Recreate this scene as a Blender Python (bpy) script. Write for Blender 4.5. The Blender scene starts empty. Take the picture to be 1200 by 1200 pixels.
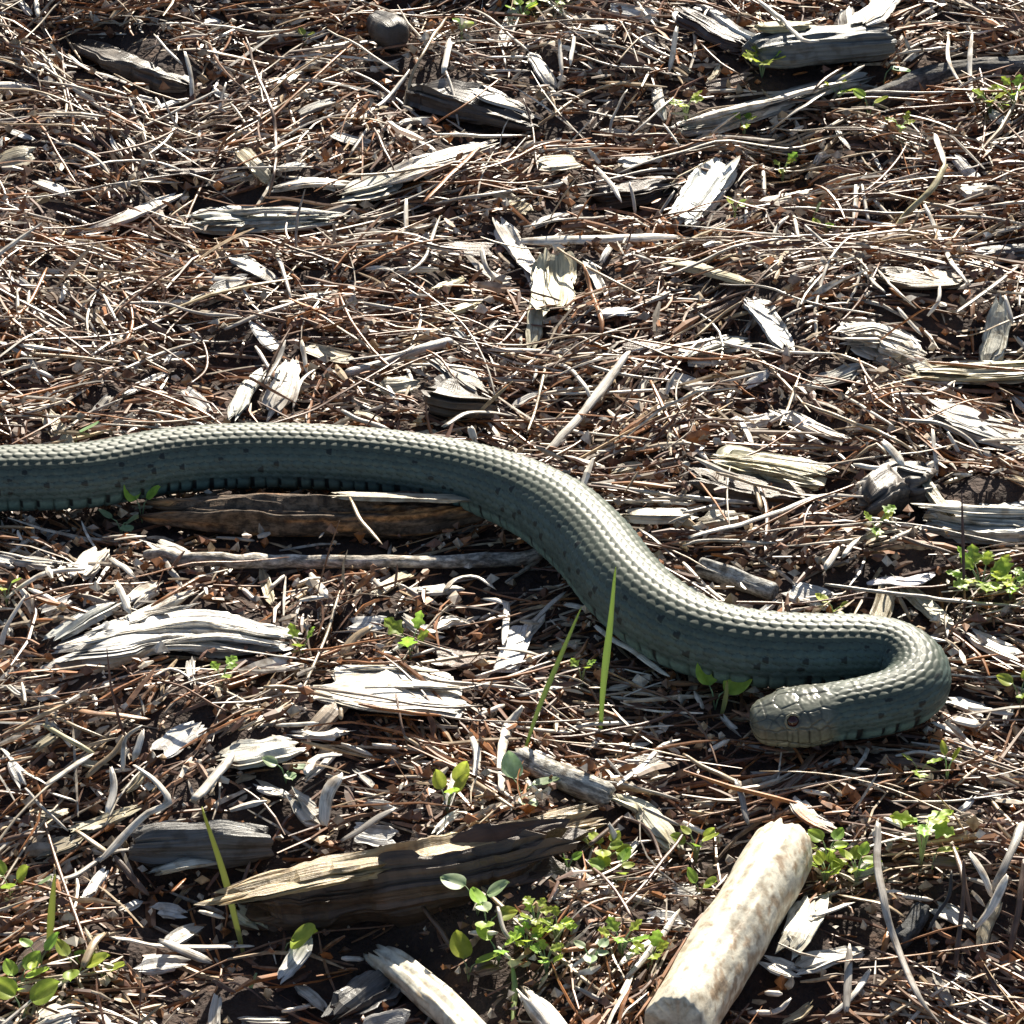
import bpy, math, random
import numpy as np
from mathutils import Vector
R = math.radians
random.seed(7); rng = np.random.default_rng(7)
sc = bpy.context.scene

# ------------------------------------------------------------------ camera, world, sun, exposure
PX = 0.32/1200                      # one photo pixel in metres at the middle of the picture
CEL = R(33); CD = 1.5
CAMP = np.array([0, -CD*math.cos(CEL), CD*math.sin(CEL)])
cd = bpy.data.cameras.new('camera'); cam = bpy.data.objects.new('camera', cd)
sc.collection.objects.link(cam); sc.camera = cam
cam.location = CAMP; cam.rotation_euler = (R(90)-CEL, 0, 0)
cd.sensor_width = 36; cd.lens = 36*CD/0.32; cd.clip_start = 0.05; cd.clip_end = 200
SEL, SAZ = R(31), R(10)
w = bpy.data.worlds.new('World'); sc.world = w; w.use_nodes = True
nt = w.node_tree; sky = nt.nodes.new('ShaderNodeTexSky'); sky.sky_type = 'NISHITA'; sky.sun_disc = False
sky.sun_elevation = SEL; sky.sun_rotation = SAZ
nt.links.new(sky.outputs[0], nt.nodes['Background'].inputs[0]); nt.nodes['Background'].inputs[1].default_value = 0.05
sl = bpy.data.lights.new('sun', 'SUN'); sl.energy = 5.0; sl.angle = R(0.53); sl.color = (1, 0.925, 0.79)
so = bpy.data.objects.new('sun', sl); sc.collection.objects.link(so)
SD = Vector((math.sin(SAZ)*math.cos(SEL), math.cos(SAZ)*math.cos(SEL), math.sin(SEL)))
so.rotation_euler = SD.to_track_quat('Z', 'Y').to_euler()
so.location = SD*3
sc.view_settings.view_transform = 'Standard'; sc.view_settings.look = 'None'
sc.view_settings.exposure = 1.35; sc.view_settings.gamma = 1; sc.view_settings.use_curve_mapping = False

# ------------------------------------------------------------------ noise
def _h(ix, iy, iz, seed):
    n = (ix*73856093) ^ (iy*19349663) ^ (iz*83492791) ^ (seed*2654435 + 12345)
    n = (n ^ (n >> 13)) * 1274126177 & 0x7fffffff
    n = (n ^ (n >> 16)) * 668265263 & 0x7fffffff
    return ((n ^ (n >> 15)) & 0xffffff) / 0xffffff * 2 - 1
def vnoise(x, y, z=0.0, seed=0):
    x, y, z = np.broadcast_arrays(np.asarray(x, float), np.asarray(y, float), np.asarray(z, float))
    ix, iy, iz = [np.floor(a).astype(np.int64) for a in (x, y, z)]
    fx, fy, fz = x-ix, y-iy, z-iz
    fx, fy, fz = [a*a*(3-2*a) for a in (fx, fy, fz)]
    def l(a, b, t): return a+(b-a)*t
    c = lambda i, j, k: _h(ix+i, iy+j, iz+k, seed)
    return l(l(l(c(0,0,0), c(1,0,0), fx), l(c(0,1,0), c(1,1,0), fx), fy),
             l(l(c(0,0,1), c(1,0,1), fx), l(c(0,1,1), c(1,1,1), fx), fy), fz)
def fbm(x, y, z=0.0, seed=0, o=3):
    r = 0; a = 1
    for i in range(o):
        r = r + a*vnoise(np.asarray(x)*2**i, np.asarray(y)*2**i, np.asarray(z)*2**i, seed+i*17); a *= .5
    return r

# ------------------------------------------------------------------ picture ray -> ground
FWD = np.array([0, math.cos(CEL), -math.sin(CEL)]); UPV = np.array([0, math.sin(CEL), math.cos(CEL)])
def ray(px, py):
    px = np.asarray(px, float); py = np.asarray(py, float)
    d = FWD + np.multiply.outer((px-600)*PX/CD, [1., 0, 0]) + np.multiply.outer((600-py)*PX/CD, UPV)
    return d
def onplane(px, py, z):
    d = ray(px, py); t = (np.asarray(z)-CAMP[2])/d[..., 2]
    return CAMP + d*t[..., None]

# snake centre line: photo x, y, radius (px)
SN = [(-1080,640,2),(-980,640,7),(-760,600,18),(-520,590,28),(-330,590,33),(-180,580,37),(-80,568,38),(0,561,39),(100,557,39),(200,540,39),(300,534,39),(400,537,39),
      (480,545,39),(545,557,40),(597,574,43),(635,592,45),(665,612,47),(699,645,47),(729,683,47),(764,716,46),(808,742,45),(857,756,44),
      (910,762,43),(962,763,42),(1010,762,40),(1048,767,38),(1071,783,37),(1073,803,36),(1052,819,35),(1015,829,34),(980,835,33),(950,839,32),(915,843,31),(879,847,30)]
SN = np.array(SN, float)
SNLIFT = 0.0035
sn_pts = onplane(SN[:, 0], SN[:, 1], SN[:, 2]*PX*0.93 + SNLIFT)
def catmull(P, n_per=12):
    P = np.asarray(P, float); E = np.vstack([2*P[0]-P[1], P, 2*P[-1]-P[-2]]); out = []
    for i in range(len(P)-1):
        p0, p1, p2, p3 = E[i:i+4]
        t = np.linspace(0, 1, n_per, endpoint=False)[:, None]
        out.append(.5*((2*p1)+(-p0+p2)*t+(2*p0-5*p1+4*p2-p3)*t**2+(-p0+3*p1-3*p2+p3)*t**3))
    out.append(P[-1:]); return np.vstack(out)
sn_path = catmull(np.hstack([sn_pts, SN[:, 2:3]]), 16)

def H0(x, y):
    return 0.0085*fbm(x/0.062, y/0.062, 0, 3, 2) + 0.0038*fbm(x/0.019, y/0.019, 0, 9, 2)
# distance-to-snake mask on a grid
GX = np.linspace(-.6, .6, 241); GY = np.linspace(-.6, .8, 281)
gx, gy = np.meshgrid(GX, GY, indexing='ij')
dm = np.full(gx.shape, 9.)
for p in sn_path[::3]: dm = np.minimum(dm, np.hypot(gx-p[0], gy-p[1]))
MASK = np.clip((dm-.012)/.045, 0, 1); MASK = MASK*MASK*(3-2*MASK)
def bil(G, x, y):
    u = np.clip((np.asarray(x)+.6)/1.2*240, 0, 239.999); v = np.clip((np.asarray(y)+.6)/1.4*280, 0, 279.999)
    i = u.astype(int); j = v.astype(int); a = u-i; b = v-j
    return G[i, j]*(1-a)*(1-b)+G[i+1, j]*a*(1-b)+G[i, j+1]*(1-a)*b+G[i+1, j+1]*a*b
HG = H0(gx, gy)*(.15+.85*MASK)
# hollows seen in the photo (px, py, radius px, depth mm)
for (hx, hy, hr, hd) in [(245,440,55,9),(330,150,60,8),(740,225,50,9),(600,720,90,6),(400,1110,90,5),(520,1100,90,5),(1080,1050,50,5),(250,1090,60,4),(950,20,120,5),(130,60,70,6),(860,940,70,4),(930,180,50,6)]:
    c = onplane(hx, hy, 0.); HG -= hd*.001*np.exp(-((gx-c[0])**2+(gy-c[1])**2*.6)/(hr*PX)**2)
def Hh(x, y):
    x = np.asarray(x, float); y = np.asarray(y, float)
    inside = (np.abs(x) < .6) & (y > -.6) & (y < .8)
    return np.where(inside, bil(HG, x, y), H0(x, y))
def ground(px, py, lift=0.0):
    P = onplane(px, py, 0.0)
    for _ in range(8): P = onplane(px, py, Hh(P[..., 0], P[..., 1])+lift)
    return P

# ------------------------------------------------------------------ mesh helper
def mk(name, V, Q, T, mat, tint=None, fib=None, parent=None, smooth=True):
    me = bpy.data.meshes.new(name)
    Q = np.asarray(Q, np.int32).reshape(-1, 4); T = np.asarray(T, np.int32).reshape(-1, 3)
    me.vertices.add(len(V)); me.vertices.foreach_set('co', np.asarray(V, np.float32).ravel())
    li = np.concatenate([Q.ravel(), T.ravel()]); me.loops.add(len(li)); me.loops.foreach_set('vertex_index', li)
    n = len(Q)+len(T); me.polygons.add(n)
    st = np.concatenate([np.arange(len(Q))*4, len(Q)*4+np.arange(len(T))*3]).astype(np.int32)
    me.polygons.foreach_set('loop_start', st)
    me.polygons.foreach_set('use_smooth', np.full(n, smooth))
    me.update(calc_edges=True); me.validate()
    if tint is not None:
        a = me.attributes.new('tint', 'FLOAT_COLOR', 'POINT')
        c = np.ones((len(V), 4), np.float32); c[:, :3] = np.clip(tint, 0, 1); a.data.foreach_set('color', c.ravel())
    if fib is not None:
        a = me.attributes.new('fib', 'FLOAT_VECTOR', 'POINT'); a.data.foreach_set('vector', np.asarray(fib, np.float32).ravel())
    if mat: me.materials.append(mat)
    o = bpy.data.objects.new(name, me); sc.collection.objects.link(o)
    if parent is not None: o.parent = parent
    return o
def tag(o, label=None, cat=None, group=None, kind=None):
    for k, v in (('label', label), ('category', cat), ('group', group), ('kind', kind)):
        if v: o[k] = v
    return o
def recentre(o):
    me = o.data; n = len(me.vertices); a = np.empty(n*3, np.float32); me.vertices.foreach_get('co', a); a = a.reshape(-1, 3)
    c = a.mean(0); c[2] = a[:, 2].min(); me.vertices.foreach_set('co', (a-c).ravel()); o.location = c.tolist(); me.update()

# ------------------------------------------------------------------ materials
def newmat(name):
    m = bpy.data.materials.new(name); m.use_nodes = True
    return m, m.node_tree, m.node_tree.nodes['Principled BSDF']
def N(nt, t, **kw):
    n = nt.nodes.new(t)
    for k, v in kw.items():
        if k in n.inputs: n.inputs[k].default_value = v
        else: setattr(n, k, v)
    return n
def ramp(nt, fac, stops):
    r = nt.nodes.new('ShaderNodeValToRGB'); e = r.color_ramp.elements
    while len(e) < len(stops): e.new(.5)
    for x, (p, c) in zip(e, stops): x.position = p; x.color = (*c, 1) if len(c) == 3 else c
    nt.links.new(fac, r.inputs[0]); return r
def mult(nt, a, b, fac=1.0):
    m = nt.nodes.new('ShaderNodeMix'); m.data_type = 'RGBA'; m.blend_type = 'MULTIPLY'; m.inputs[0].default_value = fac
    nt.links.new(a, m.inputs[6]); nt.links.new(b, m.inputs[7]); return m.outputs[2]
def fibre_mat(name, scale_u, scale_v, lo, hi, rough, bump, spec=.5, crack=True):
    m, nt, b = newmat(name)
    at = N(nt, 'ShaderNodeAttribute', attribute_name='tint'); fa = N(nt, 'ShaderNodeAttribute', attribute_name='fib')
    mp = N(nt, 'ShaderNodeMapping'); mp.inputs['Scale'].default_value = (scale_u, scale_v, scale_v)
    nt.links.new(fa.outputs['Vector'], mp.inputs[0])
    no = N(nt, 'ShaderNodeTexNoise', Scale=1.0, Detail=6.0, Roughness=.65); nt.links.new(mp.outputs[0], no.inputs['Vector'])
    rp = ramp(nt, no.outputs[0], [(.28, (lo*.6,)*3), (.42, (lo,)*3), (.62, (hi,)*3)])
    c = mult(nt, at.outputs['Color'], rp.outputs[0])
    # dirt blotches
    n2 = N(nt, 'ShaderNodeTexNoise', Scale=260.0, Detail=4.0); nt.links.new(fa.outputs['Vector'], n2.inputs['Vector'])
    r2 = ramp(nt, n2.outputs[0], [(.33, (.5, .42, .34)), (.5, (1, 1, 1))])
    c = mult(nt, c, r2.outputs[0], .8)
    nt.links.new(c, b.inputs['Base Color'])
    bp = N(nt, 'ShaderNodeBump', Strength=bump, Distance=.0006); nt.links.new(no.outputs[0], bp.inputs['Height'])
    nt.links.new(bp.outputs[0], b.inputs['Normal'])
    b.inputs['Roughness'].default_value = rough; b.inputs['Specular IOR Level'].default_value = spec
    return m
M = {}
M['wood'] = fibre_mat('weathered_wood', 60, 1300, .62, 1.1, .42, .8)
M['cream'] = fibre_mat('debarked_wood', 300, 420, .8, 1.06, .4, .35)
M['straw'] = fibre_mat('dry_straw', 150, 2500, .7, 1.1, .38, .3)
M['bark'] = fibre_mat('rough_bark', 350, 800, .35, 1.15, .75, 1.0, .3)
# litter: cheap
m, nt, b = newmat('needle_litter'); at = N(nt, 'ShaderNodeAttribute', attribute_name='tint')
tc = N(nt, 'ShaderNodeTexCoord'); no = N(nt, 'ShaderNodeTexNoise', Scale=420.0, Detail=3.0); nt.links.new(tc.outputs['Object'], no.inputs['Vector'])
rp = ramp(nt, no.outputs[0], [(.3, (.45,.4,.36)), (.6, (1.1,1.1,1.1))]); nt.links.new(mult(nt, at.outputs['Color'], rp.outputs[0]), b.inputs['Base Color'])
b.inputs['Roughness'].default_value = .46; M['litter'] = m
# soil
m, nt, b = newmat('dark_soil'); tc = N(nt, 'ShaderNodeTexCoord')
n1 = N(nt, 'ShaderNodeTexNoise', Scale=90.0, Detail=8.0, Roughness=.7); nt.links.new(tc.outputs['Object'], n1.inputs['Vector'])
r1 = ramp(nt, n1.outputs[0], [(.3, (.020,.011,.009)), (.55, (.05,.028,.019)), (.75, (.13,.07,.04))]); nt.links.new(r1.outputs[0], b.inputs['Base Color'])
n2 = N(nt, 'ShaderNodeTexNoise', Scale=500.0, Detail=5.0); nt.links.new(tc.outputs['Object'], n2.inputs['Vector'])
bp = N(nt, 'ShaderNodeBump', Strength=1.0, Distance=.002); nt.links.new(n2.outputs[0], bp.inputs['Height']); nt.links.new(bp.outputs[0], b.inputs['Normal'])
b.inputs['Roughness'].default_value = .9; M['soil'] = m
# leaf
def leaf_mat(name, col, tr):
    m, nt, b = newmat(name)
    tc = N(nt, 'ShaderNodeTexCoord'); n = N(nt, 'ShaderNodeTexNoise', Scale=3.0, Detail=4.0); nt.links.new(tc.outputs['Object'], n.inputs['Vector'])
    oi = N(nt, 'ShaderNodeObjectInfo')
    hs = N(nt, 'ShaderNodeHueSaturation'); mh = N(nt, 'ShaderNodeMapRange'); mh.inputs[3].default_value = .455; mh.inputs[4].default_value = .52; ml = N(nt, 'ShaderNodeMath', operation='FRACT'); mk2 = N(nt, 'ShaderNodeMath', operation='MULTIPLY'); mk2.inputs[1].default_value = 7.3; nt.links.new(oi.outputs['Random'], mk2.inputs[0]); nt.links.new(mk2.outputs[0], ml.inputs[0]); nt.links.new(ml.outputs[0], mh.inputs[0]); nt.links.new(mh.outputs[0], hs.inputs['Hue']); hs.inputs['Color'].default_value = (*col, 1)
    mr = N(nt, 'ShaderNodeMapRange'); mr.inputs[3].default_value = .7; mr.inputs[4].default_value = 1.3
    nt.links.new(oi.outputs['Random'], mr.inputs[0]); nt.links.new(mr.outputs[0], hs.inputs['Value'])
    r = ramp(nt, n.outputs[0], [(.35, (.75,.8,.7)), (.65, (1.15,1.1,1.2))])
    c = mult(nt, hs.outputs[0], r.outputs[0]); nt.links.new(c, b.inputs['Base Color']); b.inputs['Roughness'].default_value = .45
    t = N(nt, 'ShaderNodeBsdfTranslucent'); mt = mult(nt, c, c, 0.0); nt.links.new(mt, t.inputs[0])
    mx = N(nt, 'ShaderNodeMixShader'); mx.inputs[0].default_value = tr
    nt.links.new(b.outputs[0], mx.inputs[1]); nt.links.new(t.outputs[0], mx.inputs[2])
    nt.links.new(mx.outputs[0], nt.nodes['Material Output'].inputs[0]); return m
M['leaf'] = leaf_mat('seedling_leaf', (.36,.54,.08), .5)
M['leaf_grey'] = leaf_mat('grey_green_leaf', (.30,.42,.22), .35)
M['blade'] = leaf_mat('grass_blade', (.40,.49,.17), .4)

# ------------------------------------------------------------------ ground sheet
def axis(c0, c1, st, far):
    mid = np.arange(c0, c1, st); out = [c1]; s = st
    while out[-1] < far: s *= 1.35; out.append(out[-1]+s)
    lo = [c0]; s = st
    while lo[-1] > -far: s *= 1.35; lo.append(lo[-1]-s)
    return np.concatenate([lo[:0:-1], mid, out])
ax = axis(-.3, .3, .0025, 40); ay = axis(-.38, .48, .003, 40)
X, Y = np.meshgrid(ax, ay, indexing='ij'); Z = Hh(X, Y) + .0012*fbm(X/.005, Y/.005, 0, 5, 2)
near = np.clip(1-(np.hypot(X, Y)-.6)/2, 0, 1); Z = Z*near
nx, ny = X.shape; idx = np.arange(nx*ny).reshape(nx, ny)
Qg = np.stack([idx[:-1, :-1], idx[1:, :-1], idx[1:, 1:], idx[:-1, 1:]], -1).reshape(-1, 4)
tag(mk('ground', np.stack([X, Y, Z], -1).reshape(-1, 3), Qg, [], M['soil']), 'dark brown soil under the dry litter', kind='structure')

# ------------------------------------------------------------------ occupancy (what lies on top of the litter)
OX0, OY0, OC = -.4, -.45, .001; OCC = np.full((800, 1050), 9.0); HARD = np.zeros((800, 1050), bool); TOPZ = np.full((800, 1050), -9.0)
def occupy(V, hard=False, dil=1):
    i = ((V[:, 0]-OX0)/OC).astype(int); j = ((V[:, 1]-OY0)/OC).astype(int)
    for a in range(-dil, dil+1):
        for c in range(-dil, dil+1):
            ii = np.clip(i+a, 0, 799); jj = np.clip(j+c, 0, 1049)
            np.minimum.at(OCC, (ii, jj), V[:, 2])
            if hard: HARD[ii, jj] = True
            else: np.maximum.at(TOPZ, (ii, jj), V[:, 2])

# ------------------------------------------------------------------ fibrous tube builder
def resample(P, nu):
    P = np.asarray(P, float)
    C = catmull(P, 10) if len(P) > 2 else P
    d = np.concatenate([[0], np.cumsum(np.linalg.norm(np.diff(C[:, :3], axis=0), axis=1))])
    u = np.linspace(0, d[-1], nu); return np.stack([np.interp(u, d, C[:, k]) for k in range(3)], 1), d[-1]
def frames(P, roll=0., side=None):
    T = np.gradient(P, axis=0); T /= np.linalg.norm(T, axis=1, keepdims=True)+1e-12
    S = np.cross(T, [0, 0, 1.]); n = np.linalg.norm(S, axis=1, keepdims=True)
    S = np.where(n > .05, S/(n+1e-12), [[1., 0, 0]])
    if side is not None: S = side-T*(T@np.array(side))[:, None]; S /= np.linalg.norm(S, axis=1, keepdims=True)
    Nn = np.cross(S, T)
    c, s = math.cos(roll), math.sin(roll); return T, S*c+Nn*s, Nn*c-S*s
def fibre(P, hw, ht, nu=10, nphi=8, sup=2., ridge=0., rf=3., jag=0., jf=3., tap=(.5, .5), tl=.15, roll=0., lump=.15, wob=0., seed=0, dish=0., notch=0., step=0., side=None):
    C, L = resample(P, nu); T, S, Nn = frames(C, roll, side); u = np.linspace(0, 1, nu)
    if wob: C = C + (S*vnoise(u*L/.006, 0, 1, seed)[:, None]+Nn*vnoise(u*L/.006, 3, 1, seed)[:, None])*wob
    ph = np.arange(nphi)/nphi*2*math.pi+.2
    p = 2/sup; cx = np.sign(np.cos(ph))*np.abs(np.cos(ph))**p; cy = np.sign(np.sin(ph))*np.abs(np.sin(ph))**p
    f = np.minimum(tap[0]+(1-tap[0])*np.clip(u/tl, 0, 1)**.5, tap[1]+(1-tap[1])*np.clip((1-u)/tl, 0, 1)**.5)
    lw = f*(1+lump*fbm(u*L/.012, 7.3, 0, seed+1, 2)); lt = f*(1+lump*fbm(u*L/.012, 2.3, 0, seed+2, 2))
    A = np.broadcast_to(cx, (nu, nphi)); B = np.broadcast_to(cy, (nu, nphi)); U = np.broadcast_to(u[:, None], (nu, nphi))
    rr = 1+ridge*fbm(A*rf, B*rf*.6+9, U*L/.05, seed+3, 3) if ridge else np.ones((nu, nphi))
    xw = A*hw*lw[:, None]*(1+(rr-1)*.5); yt = B*ht*lt[:, None]*rr
    if notch:
        nz = np.where(A > 0, vnoise(U*L/.0045, 1.5, 0, seed+6)+.5*vnoise(U*L/.0018, 4.5, 0, seed+7), vnoise(U*L/.0045, 8.5, 0, seed+8)+.5*vnoise(U*L/.0018, 6.5, 0, seed+9))
        xw = xw*(1-notch*np.clip(nz, -.3, 1)*np.abs(A))
    if step:
        q_ = fbm(A*2.2+3, U*L/.05, 0, seed+13, 3)*2.2; q_ = np.floor(q_)+np.clip((q_-np.floor(q_)-.8)/.2, 0, 1)
        yt = yt*(1+step*q_*np.abs(B))
    if dish: yt = yt - dish*A*A
    V = C[:, None]+S[:, None]*xw[..., None]+Nn[:, None]*yt[..., None]
    if jag:
        for end in (0, 1):
            o = jag*fbm(cx*jf, cy*.5, 5, seed+11+end, 3); wt = np.clip((np.abs(2*u-1)-.45)/.55, 0, 1)**2*((u > .5) == bool(end))
            V = V + T[:, None]*(o[None, :]*wt[:, None])[..., None]*(1 if end else -1)
    V = V.reshape(-1, 3)
    idx = np.arange(nu*nphi).reshape(nu, nphi); r = np.roll(idx, -1, 1)
    Q = np.stack([idx[:-1], idx[1:], r[1:], r[:-1]], -1).reshape(-1, 4)
    c0 = V[idx[0]].mean(0)+T[0]*hw*.15; c1 = V[idx[-1]].mean(0)-T[-1]*hw*.15
    V = np.vstack([V, c0, c1]); n = nu*nphi
    Tr = np.vstack([np.stack([idx[0], r[0], np.full(nphi, n)], -1), np.stack([r[-1], idx[-1], np.full(nphi, n+1)], -1)])
    off = rng.random(3)*2
    fb = np.stack([(U*L).ravel(), (A*hw).ravel(), (B*ht*1.).ravel()], -1); fb = np.vstack([fb, [0, 0, 0], [L, 0, 0]])+off
    return V, Q, Tr, fb
COL = dict(w=(.71,.65,.56), g=(.40,.36,.31), t=(.42,.31,.19), b=(.15,.09,.06), r=(.33,.135,.045), d=(.05,.045,.042), y=(.55,.48,.27), k=(.02,.019,.02), o=(.36,.19,.09), G=(.24,.23,.22))
def tintv(V, col, var=.12, seed=0, f=.006):
    c = np.array(COL[col] if isinstance(col, str) else col); n = fbm(V[:, 0]/f, V[:, 1]/f, V[:, 2]/f, seed, 2)
    return c[None, :]*(1+var*n[:, None])

# ------------------------------------------------------------------ landmarks for labels
LM = [(450,30,'the dark knob at the top edge'),(965,45,'the grey log at the top edge'),(880,125,'the long pale slab at upper right'),(1035,88,'the round grey-green leaf'),
 (825,230,'the frayed white chip'),(512,190,'the bright white slab chip'),(312,258,'the grey fibrous chip'),(155,252,'the pointed white chip'),(165,78,'the dark curved bark piece'),
 (560,120,'the charred wood lump'),(645,350,'the yellow frayed chip'),(605,290,'the white chip above the yellow one'),(1145,225,'the small square white chip'),(1030,400,'the white chunk at the right'),
 (900,550,'the yellow ribbed chip'),(1055,578,'the dark knot by the plank'),(1150,615,'the pale plank at the right edge'),(1160,680,'the big seedling clump at the right edge'),(695,470,'the leaning pale stalk'),
 (325,450,'the white chips above the snake'),(245,440,'the dark hollow above the snake'),(80,540,'the tail end of the snake'),(330,520,"the snake's long left stretch"),(740,640,"the snake's sunlit diagonal bend"),
 (900,730,"the snake's right stretch"),(1090,770,"the snake's tight right bend"),(920,840,"the snake's head"),(370,605,'the brown wood under the snake'),(400,655,'the whitish twig below the snake'),
 (205,742,'the large split white chip'),(465,810,'the broad bright sheet of wood'),(610,745,'the upright white flake'),(715,760,'the tall green grass blade'),(648,790,'the slanting grass blade'),(310,888,'the pale cupped chip'),
 (660,912,'the pale broken twig'),(480,1000,'the big split log'),(230,985,'the dark block left of the split log'),(255,1020,'the yellow-green blade at lower left'),(870,1080,'the thick cream stick'),
 (495,1150,'the cream stick at the bottom edge'),(630,1110,'the seedling clump at the bottom'),(990,1010,'the seedlings beside the cream stick'),(1080,1010,'the star-shaped seedling'),(1110,1130,'the brown stalks at lower right'),
 (40,1160,'the seedlings in the lower left corner'),(1150,1000,'the pale crossed stalks at the right edge'),(60,860,'the left edge below the snake'),(40,400,'the left edge above the snake'),(60,150,'the upper left corner'),(1140,80,'the folded white stem')]
used = {}
def where(px, py, k=0):
    d = sorted(LM, key=lambda l: (l[0]-px)**2+((l[1]-py)*1.3)**2)[k]; dx, dy = px-d[0], py-d[1]; r = math.hypot(dx, dy)
    if r < 14: return 'right at '+d[2]
    a = ('right of' if dx > 0 else 'left of') if abs(dx) > abs(dy)*1.7 else (('above' if dy < 0 else 'below') if abs(dy) > abs(dx)*1.7 else (('above' if dy < 0 else 'below')+' and '+('right of' if dx > 0 else 'left of')))
    return ('close ' if r < 32 else 'just ' if r < 60 else 'some way ')+a+' '+d[2]
def uniq(base, px, py, extra=()):
    for e in ('',)+tuple(extra):
        for k in (0, 1, 2):
            s = (base if not e else base.replace(' ', ' '+e+' ', 1) if False else e+' '+base)+' '+where(px, py, k)
            ws = s.split()
            if len(ws) > 16: s = ' '.join([w_ for w_ in ws if w_ not in ('slightly', 'middling', 'just', 'close', 'some', 'way')]); ws = s.split()
            if len(ws) > 16: continue
            if s not in used: used[s] = 1; return s
    return ' '.join(s.split()[:16])
CN = dict(w='bleached white', g='grey', t='tan', b='dark brown', r='rust red', d='blackish', y='straw yellow', G='dull grey')

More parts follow.
